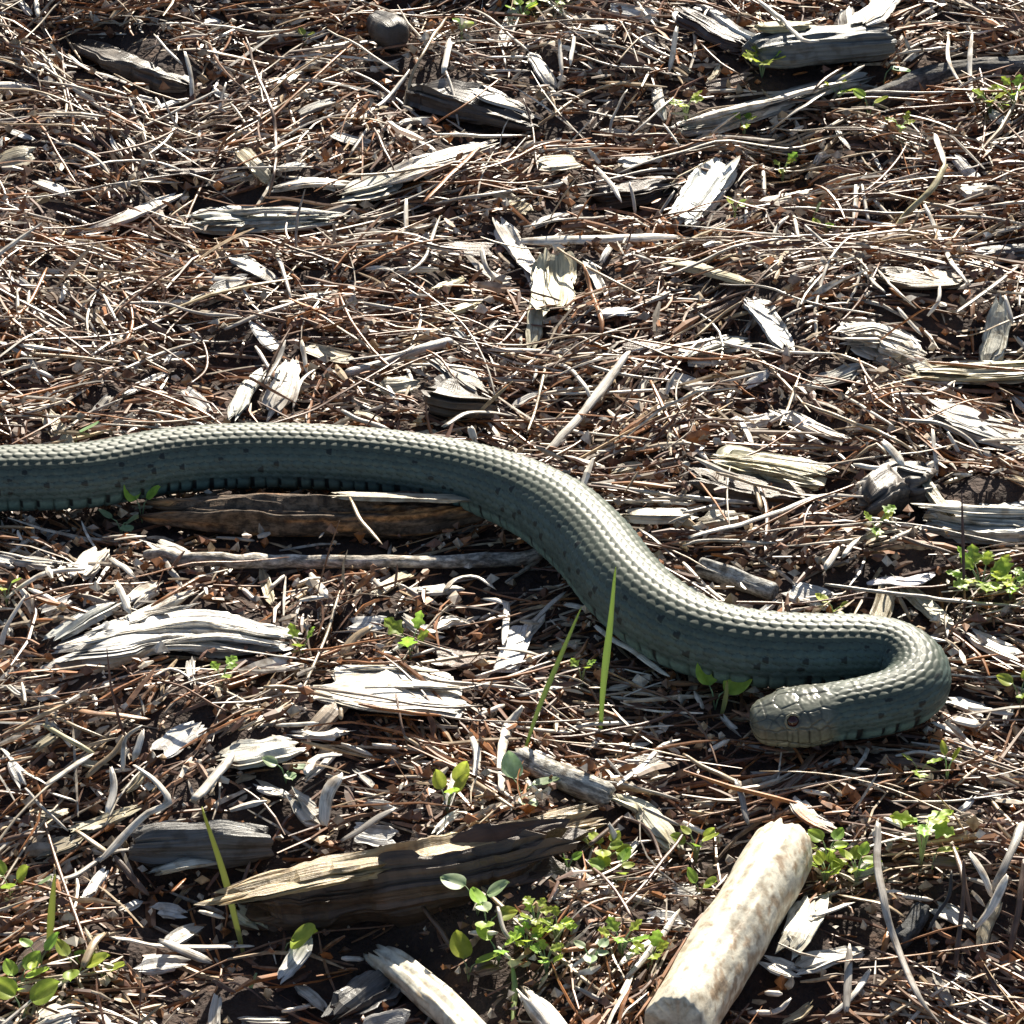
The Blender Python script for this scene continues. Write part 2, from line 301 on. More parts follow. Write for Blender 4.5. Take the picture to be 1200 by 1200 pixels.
# ------------------------------------------------------------------ snake
def build_snake():
    root = bpy.data.objects.new('snake', None); sc.collection.objects.link(root)
    tag(root, 'grey-green snake with a skylit-teal painted flank gliding across the litter, head at the right', 'snake')
    P = sn_path[:, :3]; r0 = sn_path[:, 3]
    d = np.concatenate([[0], np.cumsum(np.linalg.norm(np.diff(P, axis=0), axis=1))])/PX; Ltot = d[-1]
    sx = np.interp(np.arange(len(d)), np.arange(len(d)), d)
    s_vis = d[np.argmin(np.abs(P[:, 0]-(-70-600)*PX))]
    s = np.concatenate([np.arange(0, s_vis, 7.), np.arange(s_vis, Ltot-8, 1.3), Ltot-8*np.cos(np.linspace(0, math.pi/2, 9))**1.0*1.0])
    s = np.unique(np.clip(np.concatenate([s[:-9], Ltot-8*(1-np.sin(np.linspace(0, math.pi/2, 10)))]), 0, Ltot-.02))
    C = np.stack([np.interp(s, d, P[:, k]) for k in range(3)], 1); r = np.interp(s, d, r0)
    # smooth
    for _ in range(3): C[1:-1] = (C[:-2]+C[1:-1]*2+C[2:])/4
    a = Ltot-s                                                         # px from the snout
    aw = np.array([0,1,3,7,14,25,42,60,76,92,112]); ww = np.array([1,9,16,22,26.5,30,34,37,36.5,34,32.5]); hh = np.array([1,8,14,18.5,22,25,28,29.5,29,29,30])
    k = np.clip((a-92)/30, 0, 1)
    W = np.where(a < 112, np.interp(a, aw, ww)*(1-k)+r*k, r); Hh_ = np.where(a < 112, np.interp(a, aw, hh)*(1-k)+r*.95*k, r*.95)
    hz = np.clip((112-a)/60, 0, 1); hz = hz*hz*(3-2*hz)                # head blend
    C[:, 2] += -hz*0.0006 + 0.0010*np.sin(np.clip((120-a)/120, 0, 1)*math.pi)
    T = np.gradient(C, axis=0); T /= np.linalg.norm(T, axis=1, keepdims=True)
    for _ in range(4): T[1:-1] = T[:-2]+T[1:-1]+T[2:]; T /= np.linalg.norm(T, axis=1, keepdims=True)
    S = np.cross(T, [0, 0, 1.]); S /= np.linalg.norm(S, axis=1, keepdims=True); Nn = np.cross(S, T)
    th = np.concatenate([np.linspace(-math.pi, -2.25, 20, endpoint=False), np.linspace(-2.25, 2.25, 196, endpoint=False), np.linspace(2.25, math.pi, 20, endpoint=False)])
    TH = np.broadcast_to(th, (len(s), len(th))); SS = np.broadcast_to(s[:, None], TH.shape); A = np.broadcast_to(a[:, None], TH.shape)
    # dorsal scales
    p = 13.0; q = 2*2.16/21; vv = TH/q; best = np.full(TH.shape, -.35); bi = np.zeros(TH.shape, int); bj = np.zeros(TH.shape, int); bu = np.zeros(TH.shape); bdv = np.zeros(TH.shape)
    j0 = np.round(vv).astype(int)
    for dj in (-1, 0, 1):
        jj = j0+dj; off = .5*(jj % 2); i0 = np.floor(SS/p-off).astype(int)
        for di in (-1, 0, 1, 2):
            ii = i0+di; u = (ii+off)*p-SS; u = u/(p*1.55)              # + towards the tail
            w_ = .66*np.sqrt(np.clip(1-(np.clip(u-.05, -1, 1)/.52)**2*np.where(u > .05, 1.15, .7), 0, 1)); dv = vv-jj
            ins = (np.abs(dv) < w_) & (u > -.5) & (u < .57)
            hgt = .05+1.0*(u+.5)-.42*(dv/(w_+1e-3))**2+.12*np.exp(-(dv/.13)**2)*np.clip((u+.5)*1.5, 0, 1)
            hgt = np.where(ins, hgt, -9); m_ = hgt > best
            best = np.where(m_, hgt, best); bi = np.where(m_, ii, bi); bj = np.where(m_, jj, bj); bu = np.where(m_, u, bu); bdv = np.where(m_, dv/(w_+1e-3), bdv)
    cover = best > -.3
    dors = np.clip((1.76-np.abs(TH))/.06, 0, 1)
    # belly plates
    pv = 18.0; uv_ = (SS/pv+.22*vnoise(SS/23., 0, 0, 12)) % 1.0; vent = .45*(1-uv_)-.9*np.exp(-((np.minimum(uv_, 1-uv_))/.07)**2)+.25
    lat = np.clip((np.abs(TH)-1.76)/.30, 0, 1); bulge = .9*np.sqrt(np.clip(1-(uv_*2-1)**2*.95, 0, 1))*np.exp(-((np.abs(TH)-2.0)/.28)**2)
    vent = vent+bulge
    disp = best*dors+vent*(1-dors)
    # head plates: voronoi in (a, theta)
    pc = []
    for (ca, ct) in [(4,0),(11,.42),(22,.42),(40,0),(43,.55),(64,.33),(86,.40),(96,.1),(14,.95),(24,1.15),(31,1.0),(42,1.05),(54,1.05),(66,.95),(80,.95),(70,1.25),(86,1.3)]+[(6+11.5*i,1.62) for i in range(8)]+[(6+12*i,2.15) for i in range(8)]+[(12+14*i,2.7) for i in range(7)]:
        pc.append((ca, ct));
        if ct > 0: pc.append((ca, -ct))
    hsel = a < 118; Ah = A[hsel]; Th = TH[hsel]; f1 = np.full(Ah.shape, 1e9); f2 = f1.copy(); pid = np.zeros(Ah.shape, int)
    for n_, (ca, ct) in enumerate(pc):
        dd = np.hypot(Ah-ca, (Th-ct)*26); m1 = dd < f1; f2 = np.where(m1, f1, np.minimum(f2, dd)); pid = np.where(m1, n_, pid); f1 = np.where(m1, dd, f1)
    edge = np.clip((f2-f1)/2.4, 0, 1)
    hd = np.zeros(TH.shape); hd[hsel] = -.9*(1-edge)**1.5+.25*edge
    ED = np.ones(TH.shape); ED[hsel] = edge; PID = np.zeros(TH.shape, int); PID[hsel] = pid
    mouth = np.exp(-((np.abs(TH)-(1.90-.12*np.sin(A/14.)))/.055)**2)*(A < 82)
    hd = hd-1.6*mouth+.35*fbm(A/3., TH*7, 0, 21, 2)
    # brow ridge over the eye, socket
    hd += 1.6*np.exp(-((A-43)/11)**2-((np.abs(TH)-.68)/.14)**2)-2.6*np.exp(-((A-43)/6)**2-((np.abs(TH)-.98)/.20)**2)
    hd -= 1.0*np.exp(-((A-9)/2)**2-((np.abs(TH)-1.15)/.1)**2)           # nostril
    hb = np.clip((94-A)/10, 0, 1)
    amp = 1.45*np.clip(W/38, .35, 1.1)[:, None]
    D = (best*dors*amp+vent*(1-dors)*1.7*np.clip(W/38,.35,1.1)[:, None])*(1-hb)+hd*hb*np.clip(A/12, .15, 1)
    # cross-section
    sn_, cs_ = np.sin(TH), np.cos(TH); HZ = hz[:, None]
    ex = 1-.22*HZ
    bx = np.sign(sn_)*np.abs(sn_)**ex; bz = np.sign(cs_)*np.abs(cs_)**(ex)
    bz = np.where(cs_ > 0, bz*(1-.10*HZ), np.maximum(bz, -.86))
    xw = bx*(W[:, None]+D); zh = bz*(Hh_[:, None]+D)
    V = C[:, None]+S[:, None]*(xw*PX)[..., None]+Nn[:, None]*(zh*PX)[..., None]
    # colours
    at = np.abs(TH)
    cd_ = np.array([.058,.073,.054]); cf = np.array([.060,.092,.084]); cv = np.array([.13,.20,.175])  # flank teal: blue skylit shade put into the colour
    k1 = np.clip((at-.6)/.5, 0, 1)[..., None]; k2 = np.clip((at-1.75)/.08, 0, 1)[..., None]
    col = cd_*(1-k1)+cf*k1; col = col*(1-k2)+cv*k2
    h1 = _h(bi, bj, bi*0, 5)
    col = col*(1+.13*h1*(1-k2[..., 0]))[..., None]
    edgeD = np.clip((best+.05)/.35, 0, 1)*np.clip((1-np.abs(bdv))/.22, .0, 1)
    col = np.where(dors[..., None] > .5, col*(.28+.72*edgeD[..., None]), col*(1-.5*np.exp(-((np.minimum(uv_, 1-uv_))/.08)**2))[..., None])
    # dark flecks on whole scales of the flank rows
    hs2 = _h(bi, bj*3, bi*0, 77); ja = np.abs(bj)
    bar = ((ja == 6) & (bi % 3 == 0) & (hs2 > -.1)) | ((ja == 4) & (bi % 4 == 1) & (hs2 > -.2)) | ((ja == 7) & (hs2 > .55)) | ((ja == 5) & (hs2 > .8))
    fle = bar & (np.abs(bdv+.2*h1) < .6+.25*h1-.9*np.abs(bu-.15)) & (bu > .0+.12*h1) & (bu < .34+.12*h1) & (dors > .5)
    col = np.where(fle[..., None], col*.16+.003, col)
    pi_ = np.floor(SS/pv+.22*vnoise(SS/23., 0, 0, 12)).astype(int); hv = _h(pi_, pi_*0, pi_*0, 31); vb = (at > 1.74-.1*hv) & (at < 2.02+.15*hv) & (uv_ < .20+.10*hv) & (hv > -.35)
    col = np.where(vb[..., None], np.array([.012,.014,.014]), col)
    # head colours
    ht = np.array([.115,.12,.095]); hl = np.array([.27,.26,.17]); kk = np.clip((at-1.45)/.4, 0, 1)[..., None]
    hc = ht*(1-kk)+hl*kk; hc = hc*(1+.18*_h(PID, PID*3, PID*0, 8))[..., None]*(.5+.5*ED[..., None]); hc = hc*(1-.8*mouth[..., None])
    hc = hc*(1-.6*(np.exp(-((A-58)/1.3)**2)*(at > 1.45)*(at < 1.9)+np.exp(-((A-40)/1.3)**2)*(at > 1.45)*(at < 1.9)))[..., None]
    hc = hc*(1-.55*np.exp(-((A-43)/13)**2-((at-.98)/.26)**2))[..., None]
    hbb = np.clip((90-A)/10+.25*vnoise(A/5, TH*4, 0, 3), 0, 1)[..., None]; col = col*(1-hbb)+hc*hbb
    n_s, n_t = TH.shape; idx = np.arange(n_s*n_t).reshape(n_s, n_t); rr_ = np.roll(idx, -1, 1)
    Q = np.stack([idx[:-1], rr_[:-1], rr_[1:], idx[1:]], -1).reshape(-1, 4)
    Vf = V.reshape(-1, 3); c0 = C[0]; c1 = C[-1]+T[-1]*PX*.3; Vf = np.vstack([Vf, c0, c1]); n = n_s*n_t
    Tr = np.vstack([np.stack([rr_[0], idx[0], np.full(n_t, n)], -1), np.stack([idx[-1], rr_[-1], np.full(n_t, n+1)], -1)])
    cc = np.vstack([col.reshape(-1, 3), col[0, 0], col[-1, 0]]); hf = np.append(np.broadcast_to(hbb[..., 0], TH.shape).ravel(), [0, 1.]); hf = np.stack([hf]*3, 1)
    m, nt, b = newmat('snake_skin'); at_ = N(nt, 'ShaderNodeAttribute', attribute_name='tint'); tc = N(nt, 'ShaderNodeTexCoord')
    no = N(nt, 'ShaderNodeTexNoise', Scale=900.0, Detail=3.0); nt.links.new(tc.outputs['Object'], no.inputs['Vector'])
    rp = ramp(nt, no.outputs[0], [(.3, (.8,.8,.8)), (.7, (1.15,1.15,1.15))]); nt.links.new(mult(nt, at_.outputs['Color'], rp.outputs[0]), b.inputs['Base Color'])
    fa = N(nt, 'ShaderNodeAttribute', attribute_name='fib'); mr = N(nt, 'ShaderNodeMapRange'); mr.inputs[3].default_value = .52; mr.inputs[4].default_value = .26
    nt.links.new(fa.outputs['Fac'], mr.inputs[0]); nt.links.new(mr.outputs[0], b.inputs['Roughness']); b.inputs['Specular IOR Level'].default_value = .38
    body = mk('body', Vf, Q, Tr, m, cc, hf, root)
    occupy(Vf, True, 1)
    # eyes
    me_, nt, b = newmat('eye_gloss'); b.inputs['Base Color'].default_value = (.035, .008, .007, 1); b.inputs['Roughness'].default_value = .08
    mr_, nt, b = newmat('eye_ring'); b.inputs['Base Color'].default_value = (.16, .15, .10, 1); b.inputs['Roughness'].default_value = .35
    i = np.argmin(np.abs(a-43))
    for sg in (-1, 1):
        j = np.argmin(np.abs(th-sg*.98)); c = V[i, j]; nrm = (c-C[i]); nrm /= np.linalg.norm(nrm)
        nn = 14; mm = 20; ph = np.linspace(0, math.pi, nn); az = np.arange(mm)/mm*2*math.pi
        t1 = T[i]; t2 = np.cross(nrm, t1); rad = 7.6*PX
        E = c-nrm*rad*.35+rad*(np.sin(ph)[:, None, None]*(np.cos(az)[None, :, None]*t1+np.sin(az)[None, :, None]*t2)+np.cos(ph)[:, None, None]*nrm*.9)
        ix = np.arange(nn*mm).reshape(nn, mm); rr = np.roll(ix, -1, 1)
        mk('eye', E.reshape(-1, 3), np.stack([ix[:-1], ix[1:], rr[1:], rr[:-1]], -1).reshape(-1, 4), [], me_, None, None, root)
        # ring of small scales round the eye
        mj = 32; mk_ = 8; az = np.arange(mj)/mj*2*math.pi; pz = np.arange(mk_)/mk_*2*math.pi
        rb = (1.5*(1+.25*np.cos(az*8)))*PX
        E = (c+nrm*rad*.08)+(rad*1.05+rb[:, None, None]*np.cos(pz)[None, :, None])*(np.cos(az)[:, None, None]*t1+np.sin(az)[:, None, None]*t2)+rb[:, None, None]*np.sin(pz)[None, :, None]*nrm
        ix = np.arange(mj*mk_).reshape(mj, mk_); r1 = np.roll(ix, -1, 0); r2 = np.roll(ix, -1, 1); r12 = np.roll(r1, -1, 1)
        mk('eye_scale_ring', E.reshape(-1, 3), np.stack([ix, r1, r12, r2], -1).reshape(-1, 4), [], mr_, None, None, root)
build_snake()

# ------------------------------------------------------------------ hand placed wood: (name, category, label, colour, [pts], visible width px, thickness px, options)
def fac(P):                         # how much of a flat piece's width shows from the camera
    d = np.asarray(P[-1])-np.asarray(P[0]); d = d/np.linalg.norm(d); s = np.cross(d, [0, 0, 1.]); s /= np.linalg.norm(s)+1e-9
    return max(.5, math.hypot(s[0], s[1]*math.sin(CEL)))
def piece(name, cat, label, col, pts, vis, th, lift=3., mat='wood', flat=True, nu=None, nphi=None, hs=None, seed=None, group=None, hard=False, col2=None, **kw):
    seed = seed if seed is not None else int(abs(pts[0][0]*7+pts[0][1]*13)) % 9973
    px = np.array([p[0] for p in pts], float); py = np.array([p[1] for p in pts], float)
    P = ground(px, py, lift*PX+th*.5*PX)
    if hs is not None: P = onplane(px, py, Hh(P[:, 0], P[:, 1])+(np.array(hs)+th*.5)*PX)
    if flat and 'roll' not in kw: kw['roll'] = .24*(1 if px[-1] > px[0] else -1)*min(1, abs(px[-1]-px[0])/(abs(py[-1]-py[0])+1)); vis *= 1.25
    hw = .5*vis*PX/(fac(P) if flat else 1.)
    L = np.linalg.norm(np.diff(P, axis=0), axis=1).sum()
    nu = nu or int(np.clip(L/(1.6*PX*4), 8, 70)); nphi = nphi or int(np.clip(vis*1.4, 14, 60))
    V, Q, T, f = fibre(P, hw, .5*th*PX, nu, nphi, seed=seed, **kw)
    tv = tintv(V, col, .18, seed)
    if col2 is not None:
        if len(col2) > 2: n = fbm(V[:, 0]/col2[2], V[:, 1]/.0035, V[:, 2]/.0022, seed+5, 3)-.55*(f[:, 1]-f[-2, 1])/hw-.25
        else: n = fbm(f[:, 0]/.018, f[:, 1]/.0022, f[:, 2]/.0022, seed+5, 3)
        k = np.clip((n-col2[1])*4, 0, 1)[:, None]; tv = tv*(1-k)+np.array(COL[col2[0]] if isinstance(col2[0], str) else col2[0])*k
    o = mk(name, V, Q, T, M[mat], tv, f, smooth=not flat); recentre(o); tag(o, label, cat, group); occupy(V, hard)
    return o
FR = dict(sup=4.5, ridge=.35, rf=13., jag=.006, jf=12., tap=(.75, .75), lump=.12, notch=.16, step=.35)           # frayed wood
CH = dict(sup=4., ridge=.35, rf=10., jag=.005, jf=10., tap=(.55, .45), lump=.18, notch=.2, step=.35)
RD = dict(sup=2., ridge=.1, rf=4., tap=(.8, .8), tl=.04, lump=.12)
p_ = piece
# large ones
p_('thick_stick', 'stick', 'thick cream debarked stick with brown bark patches, blazing in the sun', (.72,.66,.52), [(921,992),(880,1062),(838,1130),(794,1203)], 73, 73, lift=3, flat=False, nu=110, nphi=72, sup=2., ridge=.07, rf=3., tap=(.84,.95), tl=.035, lump=.05, jag=.0025, jf=4., col2=((.44,.33,.22), .28, .0014), hard=True, mat='cream')
LOG = p_('split_log', 'log', 'big split log with a sunlit yellow splintered top and body painted dark for shade', (.10,.062,.038), [(276,1060),(400,1046),(520,1028),(645,1000)], 34, 50, lift=-6, nu=110, nphi=56, sup=3.4, ridge=.22, rf=10., jag=.010, jf=8, tap=(.45,.85), tl=.2, lump=.12, step=.3, notch=.15, hard=True, col2=('b', .5))  # body colour darkened to stand in for the log's shaded front
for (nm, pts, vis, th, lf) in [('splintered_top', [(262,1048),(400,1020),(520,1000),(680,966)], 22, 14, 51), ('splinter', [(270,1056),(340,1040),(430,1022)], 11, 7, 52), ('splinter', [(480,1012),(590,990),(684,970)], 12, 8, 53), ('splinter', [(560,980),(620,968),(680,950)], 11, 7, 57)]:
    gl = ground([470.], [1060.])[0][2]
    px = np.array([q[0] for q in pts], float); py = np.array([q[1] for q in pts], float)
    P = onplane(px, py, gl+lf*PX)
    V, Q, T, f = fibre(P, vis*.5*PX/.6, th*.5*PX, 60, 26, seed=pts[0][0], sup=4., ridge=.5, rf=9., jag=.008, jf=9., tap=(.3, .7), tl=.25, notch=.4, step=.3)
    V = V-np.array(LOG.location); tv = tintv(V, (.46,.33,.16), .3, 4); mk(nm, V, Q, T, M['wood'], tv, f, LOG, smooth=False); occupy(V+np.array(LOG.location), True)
p_('wood_block', 'wood', 'dark grey wood block with a pale upper edge left of the split log', (.11,.105,.1), [(160,992),(230,990),(312,988)], 20, 40, lift=-4, nu=50, nphi=36, sup=3.2, ridge=.25, rf=6, jag=.003, tap=(.7,.8), lump=.15, hard=True)
p_('fallen_branch', 'branch', 'brown rounded dead wood lying under the snake, orange where the bark is gone', (.17,.115,.075), [(196,602),(280,605),(390,608),(480,606),(545,598)], 42, 44, lift=0, flat=False, mat='bark', nu=120, nphi=56, sup=2.6, ridge=.3, rf=6, jag=.009, jf=6, tap=(.45,.6), tl=.15, lump=.16, step=.12, col2=((.5,.24,.09), .2), hard=True)
p_('bark_strip', 'bark', 'pale bark strip along the top of the brown wood under the snake', (.5,.43,.31), [(400,580),(460,582),(550,584)], 11, 5, lift=50, **FR)
p_('bark_twig', 'twig', 'long twig with peeling whitish bark below the brown wood', 'g', [(168,652),(240,656),(330,658),(430,658),(520,660),(600,655),(640,645)], 15, 15, lift=8, flat=False, nu=120, nphi=16, mat='bark', sup=2, ridge=.3, rf=4, tap=(.5,.7), tl=.05, lump=.2, wob=.0006, col2=('w', -.3), hard=True)
p_('wood_lump', 'wood', 'rounded blackish knob of wood near the top edge', (.06,.05,.045), [(436,22),(452,33),(466,44)], 50, 50, lift=3, flat=False, nu=24, nphi=24, sup=2.2, ridge=.25, tap=(.4,.5), tl=.4, lump=.2)
p_('grey_log', 'log', 'grey weathered log piece with a dark shaded side at the top edge', (.13,.135,.13), [(885,62),(960,55),(1042,48)], 34, 48, lift=0, nu=60, nphi=40, sup=2.6, ridge=.2, rf=6, jag=.003, tap=(.6,.85), tl=.15, lump=.12, hard=True)
p_('wood_chip', 'wood chip', 'bright yellowish chip lying on the left end of the grey top log', 'y', [(890,32),(915,31),(945,29)], 18, 7, lift=45, **CH)
p_('wood_chip', 'wood chip', 'pointed white chip standing on the right end of the grey top log', 'w', [(1012,26),(1028,12),(1042,-6)], 30, 9, lift=46, **CH)
p_('bark_slab', 'bark', 'long pale crumbling bark slab at the upper right', (.46,.43,.38), [(800,148),(870,130),(930,112),(1010,92)], 26, 16, lift=3, nu=80, nphi=36, **{**FR, 'ridge': .5, 'lump': .35, 'tap': (.4, .3)}, col2=('d', .3))
p_('bark_slab', 'bark', 'short white slab half buried under the long pale bark slab', 'w', [(822,158),(870,140),(925,120)], 15, 10, lift=2, **FR)
p_('branch', 'branch', 'dark grey crusted branch right of the round grey-green leaf', (.12,.115,.11), [(1015,120),(1065,103),(1130,82),(1215,76)], 30, 30, lift=0, mat='bark', flat=False, nu=60, nphi=26, **{**RD, 'ridge': .35, 'lump': .3}, col2=('g', .25), hard=True)
p_('wood_lump', 'wood', 'charred lump of wood with pale flakes on its back near the top', (.07,.055,.045), [(488,108),(540,122),(622,144)], 40, 26, lift=0, nu=50, nphi=36, **{**FR, 'tap': (.4, .5), 'lump': .3}, col2=('g', .75), hard=True)
p_('wood_chip', 'wood chip', 'white flaking chip resting on the charred lump', 'w', [(565,108),(590,118),(614,128)], 20, 6, lift=24, **FR)
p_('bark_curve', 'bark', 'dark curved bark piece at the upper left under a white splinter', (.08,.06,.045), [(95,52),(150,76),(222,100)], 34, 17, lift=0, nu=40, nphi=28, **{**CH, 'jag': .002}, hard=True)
# chips, upper part
p_('wood_chip', 'wood chip', 'bright white slab chip with shadow bars across it', 'w', [(459,208),(500,192),(563,172)], 26, 9, lift=9, nu=40, nphi=30, **FR)
p_('wood_chip', 'wood chip', 'crumbled pale wood lump left of the bright white slab chip', (.52,.5,.42), [(405,228),(432,222),(462,210)], 32, 14, lift=6, nu=30, nphi=28, **{**CH, 'ridge': .7, 'lump': .4})
p_('wood_chip', 'wood chip', 'white splinter at the left of the crumbled pale lump', 'w', [(325,220),(365,213),(412,216)], 13, 6, lift=9, **CH)
p_('wood_chip', 'wood chip', 'long grey fibrous chip with layered splinters', (.47,.48,.42), [(232,258),(300,255),(388,254)], 34, 13, lift=6, nu=70, nphi=40, **{**FR, 'ridge': .7, 'rf': 9.}, col2=('d', .5))
p_('wood_chip', 'wood chip', 'pointed white chip slanting up to the right at the left side', 'w', [(106,272),(150,254),(203,230)], 17, 9, lift=8, nu=40, nphi=26, **CH)
p_('wood_chip', 'wood chip', 'small white pebble-like chip left of the pointed white chip', 'w', [(82,285),(91,284),(99,283)], 12, 9, lift=8, **CH)
p_('wood_chip', 'wood chip', 'white rounded stick end poking in at the upper left edge', 'w', [(-30,106),(5,104),(40,105)], 17, 17, lift=5, flat=False, **{**RD, 'tap': (.8, .35), 'tl': .3})
p_('frayed_chip', 'wood chip', 'frayed white chip with a ragged brush-like lower end', (.62,.63,.58), [(848,192),(828,218),(800,258)], 44, 14, lift=8, nu=44, nphi=48, **{**FR, 'jag': .007, 'jf': 9., 'ridge': .5, 'rf': 11., 'roll': .15})
p_('wood_chip', 'wood chip', 'white split chip above the yellow frayed chip', 'w', [(587,262),(602,288),(622,316)], 20, 8, lift=10, nu=30, nphi=26, **CH)
p_('wood_chip', 'wood chip', 'narrow pale tongue below the white split chip', (.5,.47,.45), [(618,306),(627,330),(633,345)], 13, 5, lift=6, **CH)
p_('frayed_chip', 'wood chip', 'yellow frayed chip with a ragged right side', (.62,.55,.36), [(650,302),(650,330),(648,360)], 40, 9, lift=13, nu=36, nphi=44, **{**FR, 'jag': .005, 'jf': 8})
p_('wood_chip', 'wood chip', 'narrow yellow strip running down from the yellow frayed chip', (.60,.55,.38), [(637,312),(630,360),(623,408)], 16, 7, lift=11, nu=40, nphi=20, **CH)
p_('wood_chip', 'wood chip', 'small yellow flake at lower left of the white split chip', 'y', [(516,336),(530,331),(541,326)], 13, 6, lift=8, **CH)
p_('wood_chip', 'wood chip', 'small yellow flake below another, left of the yellow strip', 'y', [(526,366),(540,361),(552,357)], 15, 6, lift=8, **CH)
p_('wood_chip', 'wood chip', 'square little white chip near the right edge', 'w', [(1128,226),(1144,225),(1160,222)], 21, 9, lift=9, nu=14, nphi=20, sup=4., ridge=.15, tap=(.8,.7))
p_('wood_chip', 'wood chip', 'pale chip right of the frayed white chip', 'w', [(896,238),(940,228),(984,216)], 17, 8, lift=7, **FR)
p_('wood_chip', 'wood chip', 'white chunky chip with a lumpy crown at the right', 'w', [(992,396),(1026,398),(1066,412)], 44, 18, lift=8, nu=34, nphi=40, **{**CH, 'ridge': .5})
p_('wood_chip', 'wood chip', 'pale upright flake left of the white chunky chip', (.5,.48,.44), [(884,352),(902,376),(918,402)], 26, 8, lift=8, **CH)
p_('wood_chip', 'wood chip', 'crumbly pale chip in the litter right of centre', (.48,.47,.40), [(806,418),(835,408),(868,402)], 28, 10, lift=6, **{**CH, 'ridge': .7})
p_('wood_slab', 'wood', 'pale yellowish fibrous slab below the white chunky chip', (.58,.52,.38), [(1075,436),(1130,437),(1215,434)], 26, 13, lift=6, nu=60, nphi=40, **{**FR, 'ridge': .6})
p_('wood_slab', 'wood', 'flat grey weathered slab above the pale plank at the right edge', (.42,.41,.38), [(1102,482),(1160,504),(1222,530)], 38, 12, lift=4, nu=50, nphi=44, **FR)
p_('wood_chip', 'wood chip', 'upright pale flake at the right edge above the fibrous slab', (.56,.54,.44), [(1172,362),(1168,392),(1160,420)], 26, 8, lift=9, **CH)
p_('yellow_chip', 'wood chip', 'yellow ribbed chip with a rounded right end', (.62,.57,.37), [(845,538),(895,546),(952,558)], 28, 12, lift=16, nu=50, nphi=44, **{**FR, 'ridge': .5, 'rf': 8, 'tap': (.3, .7), 'roll': -.2})
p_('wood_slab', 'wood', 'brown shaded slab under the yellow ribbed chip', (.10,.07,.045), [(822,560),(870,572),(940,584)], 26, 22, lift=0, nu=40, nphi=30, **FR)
p_('wood_chip', 'wood chip', 'bright white chip with pointed ends above the yellow ribbed chip', 'w', [(914,484),(950,500),(990,516)], 18, 7, lift=9, **CH)
p_('wood_chip', 'wood chip', 'grey crumbly chip above the bright pointed chip', (.45,.44,.40), [(955,446),(980,442),(1003,432)], 22, 8, lift=6, **{**CH, 'ridge': .6})
p_('wood_knot', 'wood', 'dark rounded knot of wood with a pale cap by the right edge', (.12,.10,.085), [(1018,592),(1050,574),(1084,566)], 46, 40, lift=2, flat=False, nu=40, nphi=34, **{**CH, 'tap': (.4, .5), 'ridge': .25}, hard=True)
p_('wood_chip', 'wood chip', 'pale curved cap lying on the dark knot', 'g', [(1022,560),(1050,545),(1080,552)], 11, 5, lift=36, **CH)
p_('pale_plank', 'wood', 'pale grained plank with a dark crack running off the right edge', (.50,.48,.42), [(1088,602),(1140,608),(1222,614)], 46, 22, lift=3, nu=70, nphi=52, **{**FR, 'ridge': .45, 'rf': 9}, hard=True)
p_('wood_chip', 'wood chip', 'thick pale strip leaning between the dark knot and the plank', (.5,.44,.3), [(1076,552),(1092,578),(1112,602)], 13, 8, lift=22, **CH)
p_('curled_chip', 'wood chip', 'curled glossy white chip with a thin tail above the right bend', (.75,.70,.72), [(1016,684),(1042,680),(1066,682),(1094,671)], 15, 6, lift=12, nu=30, nphi=20, sup=2, tap=(.3,.1), tl=.4, ridge=.05)
p_('wood_chip', 'wood chip', 'tan flat chip hanging down toward the right bend', (.56,.53,.40), [(1060,686),(1085,708),(1106,728)], 19, 6, lift=7, **CH)
p_('wood_stick', 'stick', 'short whitish stick with rough bark above the right stretch', (.48,.47,.44), [(820,664),(855,676),(908,694)], 22, 22, lift=2, flat=False, mat='bark', nu=40, nphi=24, **{**RD, 'ridge': .3}, col2=('d', .4), hard=True)
p_('wood_chip', 'wood chip', 'smooth pale stub left of the yellow ribbed chip', (.58,.54,.44), [(738,602),(770,604),(808,603)], 16, 10, lift=8, **CH)
p_('wood_chip', 'wood chip', 'rounded tan stub right of the smooth pale stub', (.5,.45,.34), [(824,612),(848,608),(872,606)], 15, 11, lift=7, **CH)
p_('wood_chip', 'wood chip', 'grey-white upright chip pair member on the left above the snake', (.52,.51,.44), [(276,484),(290,456),(308,436)], 17, 7, lift=8, **CH)
p_('wood_chip', 'wood chip', 'broad white leaf-shaped chip above the snake on the left', 'w', [(322,478),(332,452),(340,424)], 26, 7, lift=12, nu=30, nphi=26, **CH)
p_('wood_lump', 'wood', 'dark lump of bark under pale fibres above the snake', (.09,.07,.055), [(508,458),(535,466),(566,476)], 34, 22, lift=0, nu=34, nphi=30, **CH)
p_('frayed_chip', 'wood chip', 'grey frayed fibres on top of the dark lump above the snake', 'g', [(522,430),(540,440),(556,452)], 18, 6, lift=18, **FR)
p_('wood_stick', 'stick', 'thick pale twig slanting up in the middle above the snake', (.5,.47,.43), [(404,438),(450,426),(492,410),(530,400)], 12, 12, lift=10, flat=False, nu=50, nphi=14, **{**RD, 'ridge': .2, 'tap': (.4, .5)})
